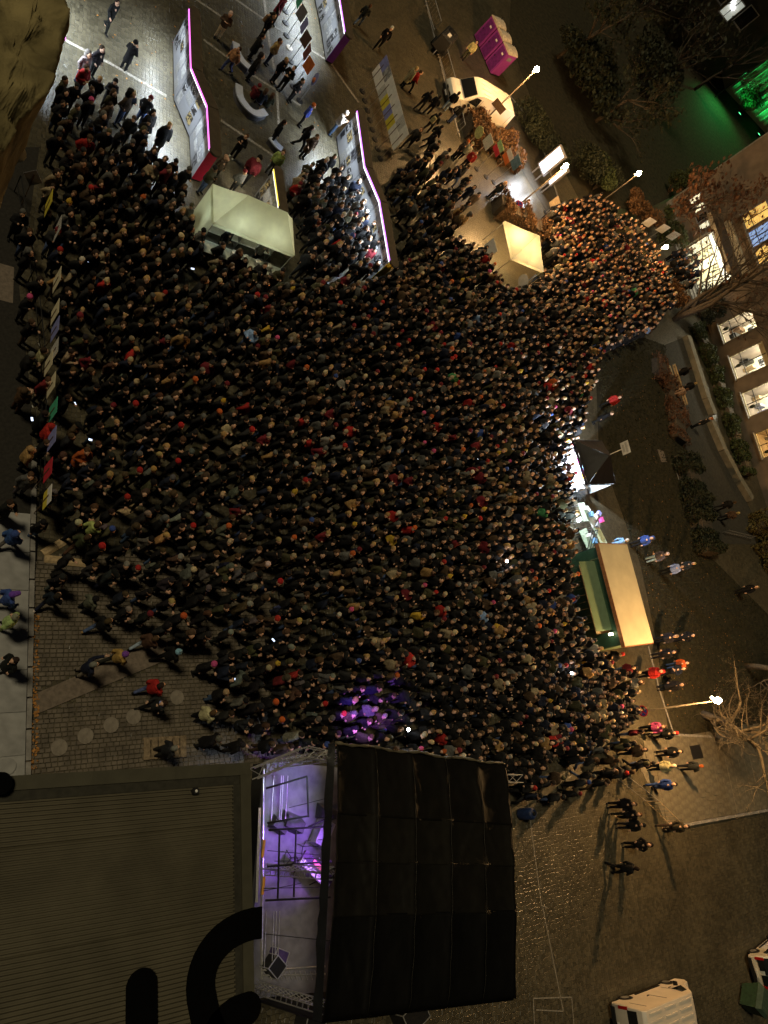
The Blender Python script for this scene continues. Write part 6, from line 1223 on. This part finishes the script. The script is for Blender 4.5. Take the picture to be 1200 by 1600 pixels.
 (6, 856, (60, 820), 'walk', 'puffer', 'blue', 'grey', 'hood', 'blue', 'person in bright blue hooded jacket by the pavement', 0, None),
 (302, 1122, (380, 1080), 'stand', 'puffer', 'cream', 'black', 'hair', 'brown hair', 'person in cream jacket near the round cover and crowd', 0, None),
 (112, 862, (190, 800), 'walk', 'jacket', 'olive', 'brown', 'hair', 'brown hair', 'person in olive jacket beside the cable ramp', 0, None),
 (128, 842, (190, 800), 'walk', 'jacket', 'pale green', 'charcoal', 'hair', 'brown hair', 'person with green sleeves ahead of the cable ramp', 0, None),
 (240, 1176, (330, 1150), 'stand', 'jacket', 'charcoal', 'charcoal', 'hair', 'grey hair', 'person in charcoal standing on the pallet by the pavilion', 0, None),
 (22, 640, (70, 620), 'phone', 'puffer', 'brown', 'brown', 'hood', 'brown', 'person in brown hooded coat outside the barrier with phone', 0, None),
 (50, 580, (90, 590), 'stand', 'coat', 'beige', 'black', 'hair', 'dark hair', 'person in beige coat outside the barrier, left row', 0, None),
 (30, 730, (70, 740), 'stand', 'puffer', 'tan', 'black', 'hair', 'blond', 'person in tan fur jacket beside the red placard', 0, None),
 (60, 695, (90, 700), 'stand', 'puffer', 'red', 'black', 'beanie', 'red', 'person in red jacket and hat behind the lilac placard', 0, None),
 (1046, 622, (1070, 610), 'walk', 'jacket', 'beige', 'beige', 'hair', 'brown hair', 'person in beige clothes by the park bench', 0, None),
 (1060, 612, (1080, 600), 'stand', 'jacket', 'black', 'black', 'hair', 'blond', 'person in black beside the park bench', 0, None),
 (1050, 590, (1070, 580), 'stand', 'coat', 'black', 'black', 'hair', 'dark hair', 'person in black coat at the upper park bench', 0, None),
 (1080, 668, (1060, 640), 'stand', 'jacket', 'black', 'black', 'beanie', 'orange', 'person in black with orange hat on the tarmac path', 0, None),
 (1116, 796, (1140, 800), 'walk', 'jacket', 'black', 'black', 'hair', 'brown hair', 'person in black on the far end of the tarmac path', 0, None),
 (1122, 812, (1150, 810), 'walk', 'jacket', 'brown', 'black', 'hair', 'blond', 'person in brown on the far end of the tarmac path', 0, None),
 (1148, 926, (1120, 920), 'stand', 'coat', 'black', 'black', 'hair', 'blond', 'person in black coat in the shade at the right', 0, None),
 (338, 391, (350, 420), 'stand', 'jacket', 'charcoal', 'black', 'beanie', 'grey', 'vendor with grey hat inside the pale green tent', 0, None),
 (390, 411, (400, 440), 'onehand', 'jacket', 'light grey', 'black', 'hair', 'brown hair', 'vendor in pale grey inside the pale green tent', 0, None),
 (926, 660, (940, 690), 'stand', 'coat', 'black', 'black', 'hair', 'brown hair', 'person in black coat at the upper crowd corner by the lawn', 0, None),
 (938, 636, (920, 670), 'stand', 'puffer', 'red', 'black', 'hair', 'brown hair', 'person in red jacket at the upper crowd corner by the lawn', 0, None),
]
for (x, y, tgt, pose, top, tc, lc, hd, hc, lab, _, ex) in HAND:
    p = at(x, y, .0); zz = .12 if (p-kf.o).dot(kf.w)*LFT > .2 and y > 830 and x < 55 else (.16 if 'pallet' in lab else 0.0)
    if 'on the setts' in lab or 'to the crowd' in lab or 'tan shoes' in lab or 'cable' in lab: zz = .03
    if pose == 'sit': zz = .0
    person(p.x, p.y, facing(x, y, *tgt), pose, top, tc, lc, hd, hc, lab, None, ex, R.uniform(.97, 1.04), zz, 'white' if 'white shoes' in lab else ('tan' if 'tan shoes' in lab else 'black'))

# --- the crowd
CROWD = [ # (picture polygon of the heads, spacing, walkers?)
 ([(70, 300), (110, 240), (230, 215), (300, 262), (305, 345), (345, 372), (455, 425), (520, 432), (600, 436), (640, 405), (700, 372), (765, 385), (795, 455), (850, 440), (870, 320), (940, 300), (1010, 360), (1045, 420), (1058, 470), (1020, 515), (945, 545), (925, 620), (908, 690), (896, 705), (900, 775), (897, 850), (903, 900), (918, 990), (950, 1020), (985, 1075), (1000, 1125), (950, 1160), (870, 1190), (835, 1235), (800, 1205), (700, 1185), (530, 1168), (480, 1168), (400, 1192), (330, 1165), (320, 1105), (352, 1065), (300, 1010), (260, 985), (200, 960), (180, 925), (110, 925), (75, 900), (130, 850), (110, 800), (90, 700), (95, 540), (95, 420)], .51, 0),
 ([(76, 200), (110, 120), (150, 110), (240, 150), (265, 200), (230, 225), (110, 250)], .62, 0),
 ([(455, 320), (470, 270), (520, 235), (565, 290), (590, 350), (605, 410), (560, 430), (460, 415)], .55, 0),
 ([(620, 270), (660, 240), (700, 225), (730, 262), (752, 300), (735, 345), (650, 395), (622, 340)], .78, 1),
 ([(650, 190), (695, 200), (700, 235), (665, 250)], 1.0, 1),
 ([(320, 262), (400, 252), (430, 262), (400, 300), (345, 290)], .9, 0),
 ([(30, 300), (75, 300), (92, 420), (90, 540), (88, 700), (85, 800), (60, 800), (50, 700), (45, 540), (40, 420)], .75, 0),
 ([(0, 760), (60, 740), (90, 800), (60, 850), (5, 820)], .8, 0),
 ([(1052, 395), (1085, 385), (1105, 420), (1080, 450)], .7, 0),
 ([(960, 1010), (1000, 1030), (1010, 1110), (985, 1120)], .75, 0),
 ([(840, 1215), (935, 1165), (1010, 1140), (1030, 1200), (950, 1225), (860, 1258), (838, 1250)], .85, 1),
]
NOGO = [wpoly(q) for q in ([(262, 70), (300, 60), (345, 232), (300, 275)], [(300, 330), (334, 290), (455, 345), (472, 405), (440, 462), (372, 440), (300, 395)], [(525, 225), (560, 180), (618, 410), (582, 432)], [(884, 696), (906, 775), (975, 790), (960, 700)], [(905, 860), (950, 1010), (1015, 1005), (975, 850)], [(775, 350), (840, 372), (845, 440), (790, 440)], [(250, 430), (310, 420), (300, 460), (260, 470)])]
NOGO.append([tuple(SF(a, b)[:2]) for a, b in ((-1.2, -.3), (8.6, -.3), (8.6, 9), (-1.2, 9))])
_K = at(391, 1191, 5.0); _F = Fr(_K, at(0, 1213, 5.0)); _F.w = _F.w if (at(410, 1600, 5)-_K).dot(_F.w) > 0 else -_F.w
NOGO.append([tuple(_F(a, b)[:2]) for a, b in ((-.3, -.3), (12, -.3), (12, 13), (-.3, 13))])
from mathutils import noise
STG = at(470, 1290); taken = {}
def free(x, y, r):
    i, j = int(x//1), int(y//1)
    for a in (i-1, i, i+1):
        for b in (j-1, j, j+1):
            for (u, v, w) in taken.get((a, b), ()):
                if (u-x)**2+(v-y)**2 < (max(r, w) if w > .7 and r > .7 else min(r, w))**2: return False
    return True
for o in [o for o in C.objects if o.get('category') == 'person']: taken.setdefault((int(o.location.x//1), int(o.location.y//1)), []).append((o.location.x, o.location.y, .5))
PTS = []
for poly, r, walk in CROWD:
    P = wpoly(poly, 1.65); xs = [p[0] for p in P]; ys = [p[1] for p in P]; A = (max(xs)-min(xs))*(max(ys)-min(ys)); n = int(A/(r*r)*7)
    for _ in range(n):
        x, y = R.uniform(min(xs), max(xs)), R.uniform(min(ys), max(ys)); q = (x*x+y*y)**.5; rr = r*R.uniform(.85, 1.18)*(1.12-.21*min(1, max(0, (q-9)/28)))*(1+.38*max(0, noise.noise(Vector((x*.42, y*.42, 3.1)))+.05))
        if inpoly(x, y, P) and free(x, y, rr) and not any(inpoly(x, y, q) for q in NOGO):
            taken.setdefault((int(x//1), int(y//1)), []).append((x, y, rr)); PTS.append((x, y, walk))
PTS.sort(key=lambda p: p[0]**2+p[1]**2)
JC = ['black']*52+['charcoal']*18+['navy']*9+['brown']*7+['olive']*7+['grey']*6+['beige']*3+['tan']*2+['light grey']*1+['maroon']*2+['red']*1
HC = [('hair', 'dark hair')]*12+[('hair', 'brown hair')]*11+[('longhair', 'brown hair')]*7+[('longhair', 'dark hair')]*5+[('hair', 'blond')]*3+[('longhair', 'blond')]*3+[('hair', 'grey hair')]*4+[('beanie', 'black')]*14+[('beanie', 'charcoal')]*8+[('beanie', 'grey')]*8+[('beanie', 'light grey')]*2+[('beanie', 'cream')]*2+[('beanie', 'white')]+[('pom', 'cream')]+[('beanie', 'beige')]*3+[('beanie', 'brown')]*4+[('beanie', 'tan')]*2+[('beanie', 'red')]*3+[('beanie', 'orange')]*2+[('beanie', 'pink')]+[('beanie', 'blue')]+[('beanie', 'maroon')]*3+[('pom', 'yellow')]+[('cap', 'black')]*3+[('hood', 'black')]*7+[('hood', 'olive')]*2+[('hood', 'brown')]*3+[('hood', 'grey')]*2+[('beanie', 'olive')]*3
LC = ['black']*6+['charcoal']*4+['jeans']*4+['navy']*2+['brown', 'grey']
def headname(k, c): return {'beanie': c+' beanie', 'pom': c+' bobble hat', 'hair': c if 'hair' in c else c+' hair', 'longhair': 'long '+(c if 'hair' in c else c+' hair'), 'cap': c+' cap', 'hood': c+' hood'}[k]
ZONES = [((430, 1160), 'by the silver stage truss'), ((565, 1115), 'in the violet stage light'), ((340, 1140), 'beside the pavilion corner'), ((330, 1040), 'above the red jacket'), ((230, 940), 'above the pale jeans'), ((120, 900), 'near the long cable ramp'), ((200, 820), 'around the short cable ramp'), ((75, 770), 'by the yellow and white placard'), ((75, 690), 'by the red and lilac placards'), ((75, 600), 'by the green placard'), ((80, 500), 'by the cream placards'), ((420, 1040), 'up from the truss'), ((330, 940), 'above the brown strip'), ((180, 700), 'right of the green placard'), ((680, 1150), 'along the stage roof hem'), ((520, 1020), 'beyond the violet light'), ((60, 400), 'near the plain yellow placard'), ((280, 820), 'past the short cable ramp'), ((420, 920), 'deep in the near crowd'), ((640, 1060), 'farther from the roof hem')]
ZW = [(at(*p, 1.6), n) for p, n in ZONES]; N_IND = 300-NP[0]; used = set(); poses = ['stand']*4+['pockets']*5+['crossed']*3+['phone']*2+['onehand']*2
def toward(x, y, walk):
    if walk: return R.uniform(-PI, PI) if R.random() < .5 else math.atan2(-1, .2)+R.gauss(0, .5)
    return math.atan2(STG.y-y, STG.x-x)+R.gauss(0, .35)
def looks(walk): return (R.choice(['walk']*3+['pockets', 'stand']) if walk else R.choice(poses)), R.choice(['jacket']*5+['puffer']*3+['coat']*3), (R.choice(JC) if R.random() < .987 else R.choice(['green', 'blue', 'yellow', 'orange', 'cream', 'red', 'light blue'])), R.choice(LC), R.choice(HC)
for (x, y, walk) in PTS[:N_IND]:
    zone = min(ZW, key=lambda q: (q[0].x-x)**2+(q[0].y-y)**2)[1]
    for _ in range(400):
        pose, top, tc, lc, (hk, hc) = looks(walk); bag = [('bag', R.choice(['black', 'grey', 'navy']))] if R.random() < .12 else None
        lab = 'person in %s %s with %s%s %s' % (tc, {'jacket': 'jacket', 'puffer': 'puffer jacket', 'coat': 'coat'}[top], headname(hk, hc), ' and bag' if bag else '', zone)
        if lab not in used: break
    used.add(lab); person(x, y, toward(x, y, walk), pose, top, tc, lc, hk, hc, lab, 'people of the near crowd', bag, R.gauss(1, .045), .0)
# the rest of the crowd: one mass, colours per garment in its colour layer
def arr(me):
    v = np.empty(len(me.vertices)*3, np.float32); me.vertices.foreach_get('co', v); me.calc_loop_triangles(); f = np.empty(len(me.loop_triangles)*3, np.int32); me.loop_triangles.foreach_get('vertices', f); return v.reshape(-1, 3), f.reshape(-1, 3)
def thin(me, ratio):
    o = link('t', me.copy()); d = o.modifiers.new('d', 'DECIMATE'); d.ratio = ratio; dg = bpy.context.evaluated_depsgraph_get(); e = bpy.data.meshes.new_from_object(o.evaluated_get(dg)); r = arr(e); m = o.data; bpy.data.objects.remove(o); bpy.data.meshes.remove(m); bpy.data.meshes.remove(e); return r
fb = MB(); fb.ball((.025, 0, 1.635), (.10, .08, .122), 8, 6); fb.ball((.13, 0, 1.61), (.02, .018, .03), 4, 3); fe = bpy.data.meshes.new('t'); fe.from_pydata([(x*1.16, y*1.16, 1.52+(z-1.52)*1.16) for x, y, z in fb.v], [], fb.f); FACE = arr(fe); LO = {}
def lo(pose, kind):
    k = (pose, kind)
    if k not in LO:
        me = lib(pose, kind); n = len(me.polygons); LO[k] = thin(me, min(1, {'jacket': 190, 'coat': 190, 'puffer': 190, 'trousers': 70, 'shoes': 36}.get(kind, 70)/max(1, 2*n)))
    return LO[k]
hb = {}
def hands(pose):
    if pose not in hb:
        m_ = MB()
        for h in POSES[pose]['h']: m_.ball(h, (.05, .045, .055), 5, 4)
        e = bpy.data.meshes.new('t'); e.from_pydata(m_.v, [], m_.f); hb[pose] = arr(e)
    return hb[pose]
VV, FF, CC = [], [], []; off = 0
for (x, y, walk) in PTS[N_IND:]:
    pose, top, tc, lc, (hk, hc) = looks(walk); a = toward(x, y, walk); s = R.gauss(1, .065); ca, sa = math.cos(a)*s, math.sin(a)*s; sk = R.choice(SKINS)
    for (v, f), c in ((lo(pose, top), PAL[tc]), (lo(pose, 'trousers'), PAL[lc]), (lo(pose, 'shoes'), (.012, .012, .012)), (FACE, sk), (lo('stand', hk), PAL[hc]), (hands(pose), sk)):
        w = np.empty_like(v); w[:, 0] = v[:, 0]*ca-v[:, 1]*sa+x; w[:, 1] = v[:, 0]*sa+v[:, 1]*ca+y; w[:, 2] = v[:, 2]*s; VV.append(w); FF.append(f+off); off += len(v); k = R.uniform(.8, 1.25); CC.append(np.tile(np.array([*[q*k for q in c], 1], np.float32), (len(v), 1)))
VV = np.concatenate(VV); FF = np.concatenate(FF); CC = np.concatenate(CC); me = bpy.data.meshes.new('crowd')
me.vertices.add(len(VV)); me.vertices.foreach_set('co', VV.ravel()); me.loops.add(FF.size); me.loops.foreach_set('vertex_index', FF.ravel().astype(np.int32)); me.polygons.add(len(FF)); me.polygons.foreach_set('loop_start', np.arange(0, FF.size, 3, dtype=np.int32)); me.update(calc_edges=True)
me.polygons.foreach_set('use_smooth', np.ones(len(FF), bool)); me.attributes.new('Col', 'FLOAT_COLOR', 'POINT').data.foreach_set('color', CC.ravel()); me.materials.append(M_CROWD)
stuff(link('crowd', me), 'dense dark crowd in winter clothes filling the square')
print('PEOPLE', NP[0], 'crowd', len(PTS)-N_IND, 'tris', len(FF))

# --- glowing phones and phone torches
for i, (x, y, lab) in enumerate([(117, 631, 'glowing phone near the green placard'), (50, 655, 'glowing blue phone outside the barrier'), (141, 687, 'glowing phone below the green placard'), (427, 1000, 'glowing phone in the middle of the near crowd'), (315, 935, 'glowing phone above the red jacket'), (348, 344, 'glowing phone at the pale tent counter'), (138, 408, 'glowing phone near the yellow placard'), (301, 420, 'glowing phone below the pale tent'), (368, 1062, 'bright phone held up near the red scarf'), (747, 716, 'glowing phone in the middle of the crowd')]):
    p = at(x, y, 1.35); t = thing('phone', lab, 'phone', (p.x, p.y, 1.35), R.uniform(0, 6), 'glowing phones in the crowd'); t.rotation_euler = (R.uniform(-.3, .3), R.uniform(-.5, .5), R.uniform(0, 6)); MB().box((0, 0, 0), (.16, .08, .01)).build('case', m_black, t); MB().box((0, 0, .008), (.145, .07, .004)).build('screen', m_scr, t)
for x, y, e, lab in [(792, 877, 16, 'phone torch shining in the right half of the crowd'), (893, 1052, 26, 'bright phone torch shining near the booth'), (638, 1140, 20, 'phone torch shining in front of the stage roof')]:
    p = at(x, y, 1.9); t = thing('phone', lab, 'phone', (p.x, p.y, 1.9)); MB().box((0, 0, -.02), (.15, .08, .012)).build('case', m_black, t); MB().ball((0, 0, .0), .07, 8, 6).build('torch', m_torch, t); light('torch_light', 'POINT', (p.x, p.y, 2.0), e, (.8, .9, 1), t, .06)
